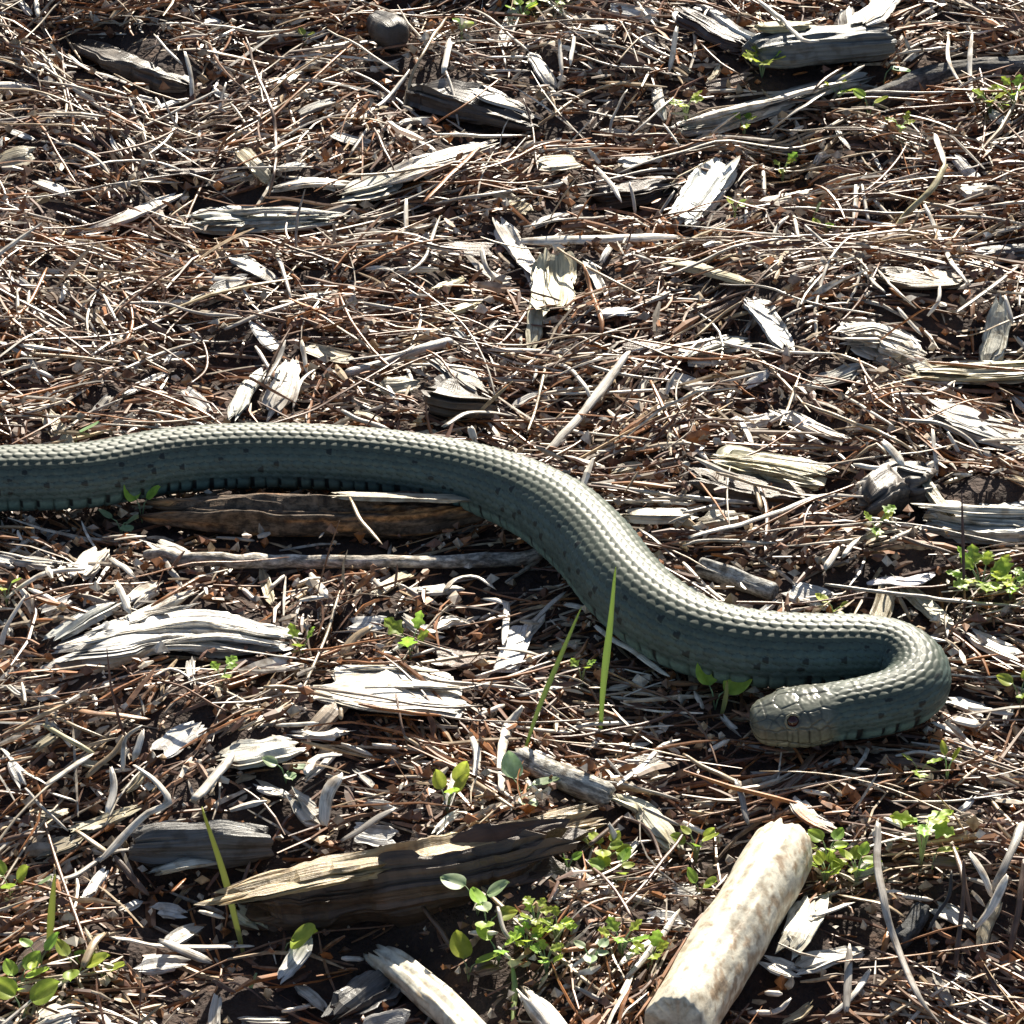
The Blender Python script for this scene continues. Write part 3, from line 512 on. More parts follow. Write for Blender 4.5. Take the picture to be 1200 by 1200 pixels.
# below the snake
p_('split_chip', 'wood chip', 'large white split chip with dark cracked underside', (.60,.58,.54), [(84,764),(140,752),(220,742),(322,750)], 40, 13, lift=4, nu=90, nphi=90, **{**FR, 'ridge': .6, 'rf': 20, 'tap': (.45, .45), 'tl': .2, 'step': .2, 'jag': .010, 'roll': .1}, col2=('d', .45), hard=True)
p_('wood_chip', 'wood chip', 'grey chip at upper left of the large split chip', (.46,.46,.42), [(72,742),(100,724),(128,710)], 19, 8, lift=6, **FR)
p_('wood_chip', 'wood chip', 'pale triangular chip above the large split chip', (.6,.56,.48), [(150,728),(180,714),(212,700)], 14, 7, lift=14, **CH)
p_('wood_chip', 'wood chip', 'white frayed chip at the left under the snake', 'w', [(92,676),(104,660),(116,646)], 26, 7, lift=8, **FR)
p_('wood_chip', 'wood chip', 'white chip right of the frayed one under the snake', 'w', [(158,706),(168,696),(180,688)], 24, 8, lift=8, **CH)
p_('wood_chip', 'wood chip', 'ragged white flake beside the left end of the whitish twig', 'w', [(190,640),(205,648),(220,655)], 20, 5, lift=14, **FR)
p_('wood_sheet', 'wood chip', 'broad bright sheet of wood crossed by thin shadows', (.72,.68,.60), [(392,800),(450,806),(536,812)], 54, 7, lift=11, nu=70, nphi=80, sup=5., ridge=.3, rf=16., jag=.006, jf=9, tap=(.7,.8), lump=.15, roll=.08)
p_('white_flake', 'wood chip', 'upright white flake below the centre of the snake', (.74,.73,.72), [(612,735),(603,760),(592,786)], 27, 6, lift=10, nu=24, nphi=24, sup=4., ridge=.1, tap=(.7,.8))
p_('wood_chip', 'wood chip', 'white chip joined to the knobbly twig below the snake', 'w', [(606,750),(620,738),(632,724)], 13, 5, lift=13, **CH)
p_('wood_chip', 'wood chip', 'curved white chip left of a round one below the snake', 'w', [(476,727),(492,740),(512,742)], 13, 7, lift=10, **CH)
p_('wood_chip', 'wood chip', 'rounded white chip pair member on the right below the snake', 'w', [(512,734),(526,728),(542,728)], 15, 8, lift=10, **CH)
p_('wood_chip', 'wood chip', 'thin white chip between the bright sheet and the cupped chip', 'w', [(352,860),(375,861),(400,858)], 11, 5, lift=10, **CH)
p_('dead_leaf', 'leaf', 'folded tan dead leaf standing above the cupped chip', (.40,.32,.24), [(360,858),(382,835),(400,815)], 20, 5, lift=9, **{**CH, 'dish': .0015})
p_('cupped_chip', 'wood chip', 'pale cupped chip below the broad bright sheet', (.56,.54,.46), [(272,888),(300,884),(342,876)], 24, 12, lift=8, nu=36, nphi=30, **CH)
p_('wood_chip', 'wood chip', 'small white chip in the shade of the cupped chip', 'w', [(304,920),(316,926),(327,930)], 11, 5, lift=9, **CH)
p_('wood_chip', 'wood chip', 'crumbly white chip under the small white chip at left', (.6,.57,.5), [(352,940),(362,950),(374,962)], 24, 7, lift=8, **CH)
p_('broken_twig', 'twig', 'pale broken twig with rough bark right of the curved white strip', (.60,.57,.50), [(606,886),(640,903),(680,920),(714,934)], 24, 24, lift=4, flat=False, nu=44, nphi=26, mat='bark', **{**RD, 'ridge': .25, 'jag': .002}, col2=('G', .6), hard=True)
p_('bark_curl', 'bark', 'curved cream bark chip right of the pale broken twig', (.62,.59,.44), [(724,936),(752,950),(782,984)], 22, 7, lift=10, nu=36, nphi=26, **CH)
p_('dead_leaf', 'leaf', 'tan blade-like dead leaf at the lower left', (.42,.37,.25), [(86,974),(118,964),(152,950)], 13, 4, lift=12, **CH)
p_('dead_leaf', 'leaf', 'dull folded leaf under the tan blade-like one', (.26,.22,.15), [(50,1000),(68,992),(84,984)], 17, 5, lift=8, **CH)
p_('cream_stick', 'stick', 'cream stick with peeling bark entering from the bottom edge', (.68,.64,.52), [(446,1122),(490,1152),(545,1205),(570,1235)], 34, 26, lift=6, flat=False, mat='cream', nu=70, nphi=44, **{**RD, 'sup': 2.6, 'ridge': .3, 'rf': 6., 'jag': .006, 'jf': 7., 'tap': (.6, .9), 'tl': .1}, col2=('t', .55), hard=True)
p_('white_stick', 'stick', 'white stick end at the bottom edge right of the cream stick', 'w', [(616,1166),(640,1192),(664,1225)], 26, 20, lift=6, flat=False, nu=50, nphi=36, **{**RD, 'sup': 2.6, 'ridge': .3, 'rf': 6., 'jag': .005, 'jf': 7., 'tap': (.4, .9), 'tl': .3}, hard=True)
p_('bark_flake', 'bark', 'cream bark flake under the right side of the thick stick', (.55,.52,.42), [(950,1062),(938,1090),(924,1112)], 26, 6, lift=12, **FR)
p_('bark_flake', 'bark', 'small white flake below the cream bark flake', 'w', [(908,1130),(918,1134),(930,1138)], 15, 6, lift=8, **CH)
p_('wood_chip', 'wood chip', 'lumpy white root piece right of the thick stick', (.56,.53,.47), [(940,1134),(968,1124),(1004,1116)], 17, 10, lift=5, **{**CH, 'ridge': .5})
p_('dark_stub', 'twig', 'dark grey stub standing at lower right beyond the stick', (.09,.092,.095), [(1052,1106),(1068,1088),(1082,1064)], 22, 20, lift=2, flat=False, mat='bark', nu=24, nphi=20, **{**RD, 'ridge': .3}, hard=True)
p_('bark_tip', 'bark', 'white and orange bark splinter behind the tip of the thick stick', 'w', [(936,940),(948,958),(974,972)], 16, 6, lift=14, **FR, col2=('r', .3))
p_('wood_chip', 'wood chip', 'grey block at the left bottom under pale chips', (.12,.115,.11), [(400,1190),(430,1170),(455,1150)], 36, 26, lift=0, **CH)
p_('wood_chip', 'wood chip', 'white glossy flake in the lower left corner', 'w', [(48,1198),(66,1190),(82,1186)], 22, 8, lift=8, **CH)
p_('wood_chip', 'wood chip', 'pale knobbly chip right of the right edge seedlings below the snake', 'w', [(1142,744),(1162,756),(1184,766)], 20, 8, lift=9, **FR)
p_('wood_chip', 'wood chip', 'tan angular chip right of the green blade at lower left', (.58,.55,.42), [(280,1066),(290,1074),(300,1082)], 20, 7, lift=9, **CH)
p_('wood_chip', 'wood chip', 'thin grey splinter along the upper left of the split log', (.5,.49,.42), [(182,1020),(215,1012),(250,1008)], 12, 7, lift=8, **FR)
p_('curled_chip', 'wood chip', 'long white curved splinter at the top right of centre', (.70,.68,.62), [(812,-4),(843,20),(868,38),(906,54)], 13, 8, lift=10, nu=40, nphi=16, **{**CH, 'tap': (.7, .2)})
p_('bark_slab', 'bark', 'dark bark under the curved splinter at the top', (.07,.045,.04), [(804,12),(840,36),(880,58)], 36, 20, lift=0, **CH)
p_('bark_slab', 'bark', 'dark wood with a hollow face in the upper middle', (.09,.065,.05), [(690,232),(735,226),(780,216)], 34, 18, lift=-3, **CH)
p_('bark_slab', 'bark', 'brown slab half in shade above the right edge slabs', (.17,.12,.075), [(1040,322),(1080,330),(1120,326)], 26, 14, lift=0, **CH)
p_('bark_slab', 'bark', 'grey branch piece crossing at the right edge above the flakes', (.22,.215,.21), [(1150,300),(1180,296),(1225,292)], 16, 14, lift=4, **CH)
p_('bark_slab', 'bark', 'yellowish torn strip at the upper right of centre', (.52,.46,.3), [(785,308),(830,318),(872,330)], 14, 6, lift=9, **FR)

def splinter(label, col, *items):
    root = next(o for o in sc.objects if o.get('label') == label)
    for (pts, vis, th, hgt) in items:
        px = np.array([q[0] for q in pts], float); py = np.array([q[1] for q in pts], float)
        G_ = ground(px, py, 0.); P = onplane(px, py, Hh(G_[:, 0], G_[:, 1])+hgt*PX); sd = int(pts[0][0]*3+pts[0][1])
        V, Q, T, f = fibre(P, vis*.5*PX/fac(P), th*.5*PX, 50, int(np.clip(vis*3, 24, 50)), seed=sd, sup=4., ridge=.5, rf=14., jag=.006, jf=12., tap=(.35, .35), tl=.3, notch=.3, step=.3, roll=.3*np.sign(px[-1]-px[0]))
        tv = tintv(V, col, .25, sd); occupy(V); mk('splinter', V-np.array(root.location), Q, T, M['wood'], tv, f, root, smooth=False)
splinter('large white split chip with dark cracked underside', (.68,.64,.56), ([(95,752),(160,738),(230,736)], 14, 7, 20), ([(140,742),(230,728),(318,742)], 17, 7, 23), ([(150,762),(215,756),(275,762)], 13, 6, 14), ([(110,738),(165,722),(212,712)], 9, 5, 24), ([(200,752),(260,746),(325,756)], 9, 5, 21))
splinter('pale grained plank with a dark crack running off the right edge', (.6,.56,.47), ([(1092,594),(1150,600),(1215,602)], 13, 7, 27), ([(1100,618),(1160,622),(1215,626)], 12, 7, 24), ([(1120,608),(1170,611),(1215,612)], 8, 5, 27))
splinter('long grey fibrous chip with layered splinters', (.6,.59,.51), ([(238,262),(300,258),(378,254)], 9, 6, 22), ([(260,250),(330,246),(392,250)], 10, 6, 22), ([(290,272),(340,268),(384,262)], 9, 5, 18), ([(228,252),(270,248),(320,244)], 7, 5, 20))
splinter('bright white slab chip with shadow bars across it', 'w', ([(470,200),(520,184),(568,168)], 10, 5, 20), ([(456,214),(490,204),(525,194)], 9, 5, 20))
splinter('broad bright sheet of wood crossed by thin shadows', (.68,.62,.5), ([(400,786),(450,782),(500,786)], 10, 4, 21), ([(398,822),(440,830),(500,836)], 11, 4, 18), ([(440,800),(490,802),(540,806)], 9, 4, 22))
splinter('pale yellowish fibrous slab below the white chunky chip', 'y', ([(1085,428),(1140,428),(1210,424)], 9, 5, 22), ([(1070,442),(1130,444),(1200,442)], 9, 5, 20))
splinter('long pale crumbling bark slab at the upper right', 'w', ([(806,142),(860,128),(915,116)], 10, 6, 22), ([(880,126),(940,108),(990,96)], 8, 5, 22))
splinter('yellow ribbed chip with a rounded right end', 'y', ([(848,536),(900,542),(948,552)], 8, 5, 31), ([(860,546),(905,553),(945,562)], 8, 5, 29))
splinter('white chunky chip with a lumpy crown at the right', 'w', ([(995,388),(1025,384),(1062,396)], 14, 7, 28), ([(1005,404),(1035,402),(1066,412)], 12, 6, 26))

# ------------------------------------------------------------------ traced stems, needles, twigs:  tile offset, then (colour, width px, points in thirds of a pixel)
TR = {
(0,0): "w6 240,190 300,240 370,265 465,300|w6 650,185 672,270 675,355|w4 795,290 765,390|w4 740,370 800,395|r3 70,360 150,450 210,550 275,655|t3 0,435 200,440 400,455 640,490|g4 280,590 430,565 560,575 680,615 770,645|g3 20,705 250,675 440,640 635,612|g4 480,455 620,390 760,320|g4 640,480 725,425|t3 700,480 860,385|w3 270,335 320,390 350,440|w3 455,340 490,435|b4 865,130 900,250 950,370 970,480 965,600 945,690|t4 0,205 120,245 240,275|w5 960,855 990,940 1025,1060|g5 790,1160 900,1110 1030,1065 1190,1020|w5 80,970 240,972 470,985|g4 240,925 430,945|w4 365,1035 410,1130 450,1190|t3 90,950 180,870 240,800|t4 400,840 500,900 590,960 740,1040|g4 430,1065 560,1065 700,1100 850,1115|g4 70,1180 60,1020|g4 85,1140 105,1020|t3 400,260 520,320 660,360|g3 0,710 100,750 220,780|w5 750,170 765,215|w5 125,0 135,60|t3 0,85 90,150|t3 230,130 290,220|g3 820,460 1000,455 1110,470|g3 750,600 900,590 1100,585|t3 900,500 950,575|t3 1000,600 1070,560 1130,520|w4 540,120 590,180 640,225|t4 500,820 600,760 680,700|g3 770,895 860,880 960,855|w5 1050,915 1170,912|w7 720,980 860,985|w4 115,1070 160,1130|w6 215,1060 240,985|r3 480,1150 560,1120 640,1095|w4 320,40 330,100|g3 170,90 310,30",
(400,0): "t4 220,395 240,290 290,180 370,60|w5 90,400 170,340 240,245|g4 30,550 90,450|w10 358,258 380,135|g3 370,250 400,350 412,450|r3 320,440 430,370 560,275|w4 490,255 580,248 665,250|g3 555,120 580,240|g5 320,475 500,478 650,475|w4 510,200 670,200|g3 580,165 625,60|t3 600,80 800,75 940,65|w4 770,115 850,115 970,105|w4 1035,0 1080,60 1110,100|w6 1180,95 1155,250|w5 765,130 775,270|w5 820,130 805,230|t3 970,220 1040,140 1110,115|t5 810,350 900,310 1010,290|r4 1010,290 1090,255 1150,240|g3 830,190 950,230 1100,240|t4 670,460 750,400 830,340|g4 940,485 960,400 1005,315|g4 990,500 1060,440 1180,330|w3 1135,435 1190,510|g5 330,715 500,685 640,665 760,650 800,620|w5 885,580 950,650 985,710|w4 1015,640 1035,760|g4 800,655 900,640 1080,600 1180,590|w4 975,540 1060,575|w12 630,848 900,842 1190,832|g3 640,800 800,770 1000,765 1085,800|g4 1090,800 1170,670|w6 230,700 228,840|g4 55,800 170,840 300,855|t3 50,800 200,745|g4 220,970 290,910 345,760|r3 0,1020 100,1000 290,970|g4 0,1055 160,1080 310,1100|w6 490,870 510,940 560,1000|r5 850,930 880,1030 910,1110 915,1190|t4 760,870 850,930 960,990 1080,1050|w4 830,1100 920,1060 1050,1050|g4 930,1120 1060,1070 1150,1040|t3 490,535 600,610|r7 290,710 400,600 490,515|t4 560,670 670,580|t4 700,650 850,530|b3 640,345 670,440 690,600|g4 130,440 300,425|b4 105,430 150,520 185,600|t4 430,1190 560,1150 640,1165|t4 230,30 330,110|w4 640,170 720,120",
(800,0): "w5 260,0 350,70 420,140 480,145|w5 930,120 1040,115 1135,90|w6 935,125 935,210 980,300 1030,375|w6 1015,120 1010,250 1020,370|g5 750,190 850,175 960,165|w5 540,290 640,230|g6 310,460 400,390 500,325|b4 200,260 130,220 60,150|w9 890,470 920,580|y8 925,580 870,670 790,750 740,820 630,935|w7 850,720 900,830 950,930 1005,1000|w6 610,650 605,800|w5 630,650 655,790|w5 670,700 750,785|w5 430,790 520,870 620,945 710,1025|w5 690,945 760,910 860,870|t4 640,660 800,700 1000,745 1060,750|g5 880,760 1080,765 1200,790|g5 900,825 1060,815 1190,800|g4 1010,870 1100,820 1190,800|g7 960,1100 1080,1010 1190,930|w4 680,945 750,1020 820,1085|w4 755,1080 840,1180|w5 860,1110 900,1060 905,1000|t3 540,560 640,540 740,530|t4 380,500 480,490 590,465|w6 1085,495 1200,480|g3 1080,500 1200,560|t3 100,870 240,800 420,730|g4 0,870 150,780|w5 315,855 330,800 370,760|w5 390,760 410,840|w4 215,860 320,960|w4 220,790 225,690|g3 130,1000 300,1010 430,1060 700,1110|t4 40,1190 120,1120 210,1060|b4 0,1110 120,1060 270,1010|w5 1130,1040 1160,1140|w5 1080,910 1110,975|b5 460,320 500,280 560,240|r4 770,380 880,330 930,280|w5 285,690 285,580",
(0,400): "g4 230,310 300,260 430,200|g4 430,100 560,45 700,0|w6 1060,0 1080,110|w6 1030,230 1060,140 1130,80|g7 930,150 980,60 1000,0|w5 900,20 950,100|b4 0,295 90,300|w6 0,740 120,765 300,785|w5 30,745 130,680|w5 40,885 130,830 200,810 300,800|w5 230,680 310,705|w6 380,760 430,790 475,830|w7 410,850 460,960|w6 100,870 170,900 240,945|w8 0,1090 20,1010 85,900|r3 430,1140 480,1190|g6 560,750 640,860|g4 100,760 180,720 225,760|w5 850,870 910,920|w9 1090,820 1150,900|w5 950,870 1000,820|g4 760,690 895,700|r4 530,930 600,890 700,830|g7 770,1075 900,1095 1150,1130|w4 540,1180 600,1150 680,1190|g6 0,0 100,60 140,130|w5 110,90 190,130|r4 640,60 690,110|w4 190,170 210,200|b4 180,330 160,240|t4 500,60 600,110",
(400,400): "g6 0,70 200,40 260,10|r4 300,30 350,60 400,130|w6 510,30 700,35 850,45|w5 650,110 770,80 860,160 880,230|w10 710,405 850,250 1010,35|w4 690,185 950,180 1190,165|r5 1090,140 1140,250 1190,340|g5 870,85 1000,120 1190,140|w4 1010,40 1130,10|w5 940,245 1020,330|w8 855,320 1080,345|g5 880,500 1020,520 1190,550|w6 1110,285 1190,350|g5 0,240 60,275 170,310|g6 360,300 450,250 600,260|w5 160,155 200,230|w7 455,300 470,350|t4 620,380 700,330 790,240|g6 1050,660 1190,770|w8 360,880 400,835 470,825 540,870|w7 500,905 575,915 580,960 570,1070|g7 650,1040 690,970 790,880|w6 785,920 910,950|w6 890,1000 950,1045 1020,1085 1150,1180|t4 30,550 70,630 145,715|w5 200,855 335,925|w5 80,810 160,880|g4 490,980 560,940|w4 470,1180 600,1140 740,1090|g4 240,1110 350,1080 430,1130|t10 0,1100 50,1040 110,1000|r4 0,1125 130,1130 230,1120|w5 230,80 250,150|w5 760,300 870,330|r5 1000,340 1060,370",
(800,400): "w5 140,5 300,35 540,45|t4 540,45 640,80 730,130|w5 0,160 130,145 290,105|w7 200,260 250,375|w6 0,350 90,415|w5 300,290 380,245|w5 600,435 720,450|w9 700,350 780,435|t4 420,215 600,285 720,330 880,430|w5 600,190 860,185 960,140|g5 760,270 900,290 1000,340 1060,410|w5 400,150 540,180 650,240 740,295|g5 0,545 250,570|g6 20,690 280,620 490,545 650,550|g4 0,605 160,565|g4 0,720 80,700 330,710|g5 1040,350 1200,345|w7 500,800 550,720|w7 560,760 620,690|w5 730,700 830,650|g5 500,855 680,880 900,905 1200,935|b4 770,690 960,750|w5 0,780 80,860 160,930|b6 270,500 300,610 290,750|t5 250,500 280,600|t5 980,420 1100,425 1200,400|t5 920,500 1020,460 1060,440|r4 940,1020 1050,1110 1080,1190|t4 760,900 800,980|w4 925,960 930,1040|w5 640,660 700,680|t4 600,420 680,360 720,400|w5 930,320 980,410|w6 880,310 895,470|r5 400,640 430,600|t5 120,460 250,500 420,540",
(0,800): "g5 0,10 210,55|w4 75,0 90,80|o7 160,75 330,105 520,130|t4 150,100 260,150 380,195|w6 690,0 790,30 880,75|t5 840,165 950,120 1040,70|t5 930,10 1050,25 1170,50|w5 970,150 1120,140|w8 470,270 500,170|w7 165,360 250,300 330,250|w6 0,225 70,300 160,355|y5 330,250 240,200 140,140|w8 475,290 560,360 590,420 520,460 440,540 350,630|w10 680,415 750,340 820,245|w8 380,460 400,370 390,300|w6 180,385 270,415|g4 90,370 160,450 240,520|t6 270,520 350,575 400,610|b6 400,610 460,680 525,750|g6 120,700 250,680 380,600 490,585|w5 590,520 690,575|w6 390,895 600,930 890,925|g9 560,910 740,980|w5 700,805 790,830|t4 600,850 700,890|b5 0,560 80,540 160,525|t4 0,1040 200,1035 430,1005|g4 0,885 150,885|t10 290,1000 330,920 370,880|w10 1075,320 1110,265 1200,255|w12 1140,500 1155,390 1200,320|w5 990,1155 1090,1135|t4 640,1110 700,1080|b4 850,720 880,630|w5 430,310 440,200 500,150|r6 650,690 600,740|t6 300,330 400,250 440,180|g5 0,190 60,150",
(400,800): "r4 60,75 200,100 350,115|b3 190,40 220,170 240,240|t5 220,190 380,290 500,370 610,445|w4 245,185 400,275 540,365 618,425|w8 460,190 480,250 470,340|w10 565,380 560,260 590,150 635,85|w5 465,125 580,75|w6 620,45 740,20 850,0|w5 520,135 640,160 810,175|w5 800,160 900,145 1030,140|w6 970,160 1165,150|t3 1065,120 1120,210|w6 970,360 1060,290 1130,220 1190,200|w5 1130,215 1190,250|w5 825,260 930,275 1060,275|w5 680,240 750,275|g4 860,340 1000,360 1190,415|g4 1060,440 1190,500|w4 110,215 280,240 400,300|w4 0,215 110,255|b5 670,715 820,610 990,470|b4 990,470 1070,510 1120,600 1155,710|w7 940,500 990,595|t5 480,700 640,860 760,960 860,1050 1020,1160|b5 245,740 320,830 390,935|w5 450,880 550,880|g4 550,790 570,870 620,920|g6 750,760 860,745|r5 775,945 900,925 1000,890|w6 980,990 1050,930 1130,890|g6 1000,1040 1080,950 1190,800|w5 930,730 1100,775|w6 640,330 710,415|g5 820,1070 920,1120 1010,1160|w4 550,930 610,990|w5 0,970 80,975|g7 0,560 80,510 190,440|w9 800,650 860,680 905,700|o6 150,300 300,260|t5 0,90 0,130",
(800,800): "b6 300,450 400,330 470,240|t5 0,250 100,310 240,365|w5 90,240 165,200|G8 190,340 210,420 230,500|w5 0,490 60,520 145,540|w5 750,260 850,245 1000,290 1030,300|w6 880,140 980,190 1070,270|t4 960,365 1050,290 1100,270|w4 1110,270 1190,275|g6 730,415 950,415 1165,385|w5 420,375 520,400|g7 690,490 685,640 710,780 750,910 830,1100 900,1190|w7 620,590 700,560 800,535|w10 705,475 780,510|w6 450,820 600,775|t7 550,745 700,780 780,825|g9 1090,730 1140,620 1200,490|w8 1030,865 1100,770 1140,680|w7 1010,600 1060,680 1090,760|b5 950,570 990,700 1020,850|b5 960,1000 980,800 990,620|b6 1150,950 1180,800 1200,620|t5 1080,410 1180,520|w5 1030,560 1120,565|o6 540,980 800,960 1130,910|o6 930,1070 1100,1010 1200,970|t7 940,1140 1060,1110 1200,1110|t5 1100,1190 1200,1140|g7 575,1160 585,920|w6 490,1190 600,1100 660,1010|w5 230,1160 330,1155 380,1110|w5 290,1090 350,1095|t4 700,1190 800,1130 900,1110|w5 1060,1010 1080,970|w5 770,750 880,765|d4 860,870 930,760 945,660|w6 1000,90 1160,110|w9 950,130 1050,150|t5 540,330 600,320 660,350|w10 600,300 660,310",
}
CN['o'] = 'orange brown'
tc_ = 0
for (ox, oy), s in TR.items():
    for it in s.split('|'):
        h, *pp = it.split(); c = h[0]; wd = float(h[1:]); pts = [(ox+float(a.split(',')[0])/3, oy+float(a.split(',')[1])/3) for a in pp]
        px = np.array([p[0] for p in pts]); py = np.array([p[1] for p in pts]); n = len(pts); L2 = math.hypot(px[-1]-px[0], py[-1]-py[0])
        seed = tc_; tc_ += 1; rr = random.Random(seed)
        lift = rr.uniform(11, 16)+wd*.6+(6 if wd >= 7 else 0); steep = abs(py[-1]-py[0]) > 1.6*abs(px[-1]-px[0])
        rise = (rr.uniform(.08, .35) if steep else rr.uniform(-.08, .12))*L2
        top = 0 if py[0] < py[-1] else -1
        rs = np.linspace(1, 0, n) if top == 0 else np.linspace(0, 1, n)
        G_ = ground(px, py, 0.); hs = lift+np.maximum(rs*rise, 0)+max(0, -rise)
        P = onplane(px, py, Hh(G_[:, 0], G_[:, 1])+hs*PX)
        for _ in range(3):
            C_ = resample(P, n*4)[0]; tz = TOPZ[np.clip(((C_[:, 0]-OX0)/OC).astype(int), 0, 799), np.clip(((C_[:, 1]-OY0)/OC).astype(int), 0, 1049)]
            need = np.clip((tz+wd*.45*PX-C_[:, 2]).max(), 0, .009)
            if need > 0: P = onplane(px, py, P[:, 2]+need)
        flat = wd >= 6
        kind = ('twig' if c in 'bd' or (c == 'g' and wd >= 6) else 'dry_stem') if wd >= 5 else 'pine_needle'
        V, Q, T, f = fibre(P, wd*.5*PX*1.15, wd*.5*PX*(.36 if flat else .8), int(np.clip(L2/6, 6, 30)), 8, sup=2.2, ridge=.2 if wd > 5 else .08, rf=3, jag=.0008 if wd > 5 else .0002, tap=(.55, .3), tl=.2, lump=.22, roll=rr.uniform(-.5, .5), seed=seed, wob=.00022)
        col = np.array(COL[c])*rr.uniform(.85, 1.15)
        o = mk(kind, V, Q, T, M['straw'], tintv(V, col, .2, seed, .004), f); recentre(o)
        bend = 'straight' if n == 2 else 'curved' if n > 3 or rr.random() < .5 else 'slightly bent'
        ln = 'long' if L2 > 110 else 'short' if L2 < 45 else 'middling'
        ori = 'upright-looking' if steep else ('level' if abs(py[-1]-py[0]) < .25*abs(px[-1]-px[0]) else ('rising right' if (py[-1]-py[0])*(px[-1]-px[0]) < 0 else 'falling right'))
        cat = {'twig': 'twig', 'dry_stem': 'dry stem', 'pine_needle': 'pine needle'}[kind]
        tag(o, uniq(f'{ln} {bend} {CN[c]} {cat}', px.mean(), py.mean(), (ori,)), cat, {'twig': 'twigs in the litter', 'dry_stem': 'dry stems in the litter', 'pine_needle': 'pine needles in the litter'}[kind])

# ------------------------------------------------------------------ grass blades: base, tip with heights (px)
def blade(pts, hs, wd, label, mat='blade'):
    px = np.array([p[0] for p in pts], float); py = np.array([p[1] for p in pts], float)
    G_ = ground(px[:1], py[:1])[0]; P = onplane(px, py, G_[2]+np.array(hs, float)*PX)
    V, Q, T, f = fibre(P, wd*.5*PX, .9*PX, 26, 8, sup=2, tap=(.3, .05), tl=.6, lump=.08, seed=int(px[0]), dish=-.0004, side=(.85, -.5, 0.))
    o = mk('grass_blade', V, Q, T, M[mat], tintv(V, (1, 1, 1), 0), f); recentre(o); tag(o, label, 'grass blade', 'grass blades')
blade([(704,862),(708,800),(716,730),(722,664)], [0,75,150,225], 10, 'tall pale green grass blade standing in front of the sunlit bend')
blade([(614,884),(632,830),(655,775),(682,711)], [0,60,120,190], 7, 'slanting green grass blade left of the tall one, below the snake')
blade([(288,1125),(276,1075),(262,1020),(237,945)], [0,50,105,190], 11, 'yellow-green grass blade at lower left in front of the split log')
blade([(57,1122),(60,1085),(65,1024)], [0,40,105], 10, 'short straw-coloured grass blade near the lower left edge')
blade([(1026,778+14),(1024,755),(1022,728)], [2,46,82], 6, 'thin dry blade standing before the tight bend of the snake')
blade([(845,842),(851,818),(853,797)], [2,26,46], 7, 'tiny pale blade beside the dark green leaf under the snake')
blade([(600,1130),(603,1160),(600,1200)], [20,12,4], 8, 'grey-green blade between the sticks at the bottom edge')
blade([(300,1140),(292,1160),(285,1190)], [30,14,4], 6, 'thin dull blade in the shade below the yellow-green one', 'leaf_grey')

# ------------------------------------------------------------------ seedlings
def leaf_mesh(kind):
    nu, nv = 12, 7; V = []
    for i in range(nu):
        u = i/(nu-1)
        wdt = math.sin(math.pi*min(1, u**.75))**.6*.42 if kind == 'round' else (math.sin(math.pi*u**.8)**.7*.40*(1+.35*math.cos(u*math.pi*5)))
        wdt = max(wdt, .03 if i < nu-1 else .01)
        for j in range(nv):
            v = (j/(nv-1)*2-1); V.append((v*wdt, u, .10*v*v+.12*math.sin(u*math.pi)*(-.5)-.03*math.cos(v*6)-.18*u*u))
    idx = np.arange(nu*nv).reshape(nu, nv); Q = np.stack([idx[:-1, :-1], idx[:-1, 1:], idx[1:, 1:], idx[1:, :-1]], -1).reshape(-1, 4)
    return np.array(V), Q
LEAF = {}
for k in ('round', 'lobed'):
    V, Q = leaf_mesh(k)
    for mt in ('leaf', 'leaf_grey'):
        o = mk('leaf', V, Q, [], M[mt]); LEAF[k, mt] = o.data; bpy.data.objects.remove(o)
def plant(px, py, size, n, kind, label, h=20, mt='leaf', spread=1.0, flat=.5, lift=14):
    rr = random.Random(int(px*31+py)); g = ground(px, py, lift*PX)
    root = bpy.data.objects.new('seedling', None); sc.collection.objects.link(root); root.location = g.tolist(); tag(root, label, 'seedling', 'seedlings')
    # stem with petioles
    VV = []; QQ = []; TT = []; FF = []; nb = 0
    for i in range(n):
        a = i*2.4+rr.uniform(-.3, .3); r = size*spread*(.25+.75*math.sqrt((i+.5)/n))*.8*PX if n > 2 else size*.3*PX
        hh = h*rr.uniform(.6, 1.1)*PX; b = Vector((math.cos(a)*r, math.sin(a)*r, hh))
        V, Q, T, f = fibre(np.array([(0, 0, -lift*PX), (b.x*.4, b.y*.4, hh*.5), tuple(b)]), .9*PX, .9*PX, 5, 5, seed=i)
        VV.append(V); QQ.append(Q+nb); TT.append(T+nb); nb += len(V)
        lo = bpy.data.objects.new('leaf', LEAF[kind, mt]); sc.collection.objects.link(lo); lo.parent = root
        sz = size*rr.uniform(.8, 1.25)*PX; lo.location = b; lo.scale = (sz, sz, sz)
        lo.rotation_euler = (rr.uniform(flat-.3, flat+.4), rr.uniform(-.35, .35), a-math.pi/2+rr.uniform(-.3, .3))
    mk('stem', np.vstack(VV), np.vstack(QQ), np.vstack(TT), M['leaf_grey'], None, None, root)
P_ = plant
P_(612,22,16,7,'round','seedling cluster at the top edge right of the dark knob')
P_(650,12,16,5,'round','small seedling at the top edge right of another cluster')
P_(893,82,19,9,'lobed','lobed bright seedling below the grey top log',20)
P_(1018,134,24,2,'round','seedling with one big upright yellow-green leaf',22,flat=.9)
P_(982,116,14,6,'lobed','small dull seedling under the long slab end')
P_(1035,92,30,1,'round','single round grey-green leaf among the upper right litter',18,mt='leaf_grey',flat=.2)
P_(804,134,15,5,'lobed','seedling at the left end of the long pale slab')
P_(872,155,12,4,'lobed','tiny seedling growing below the white half-buried slab')
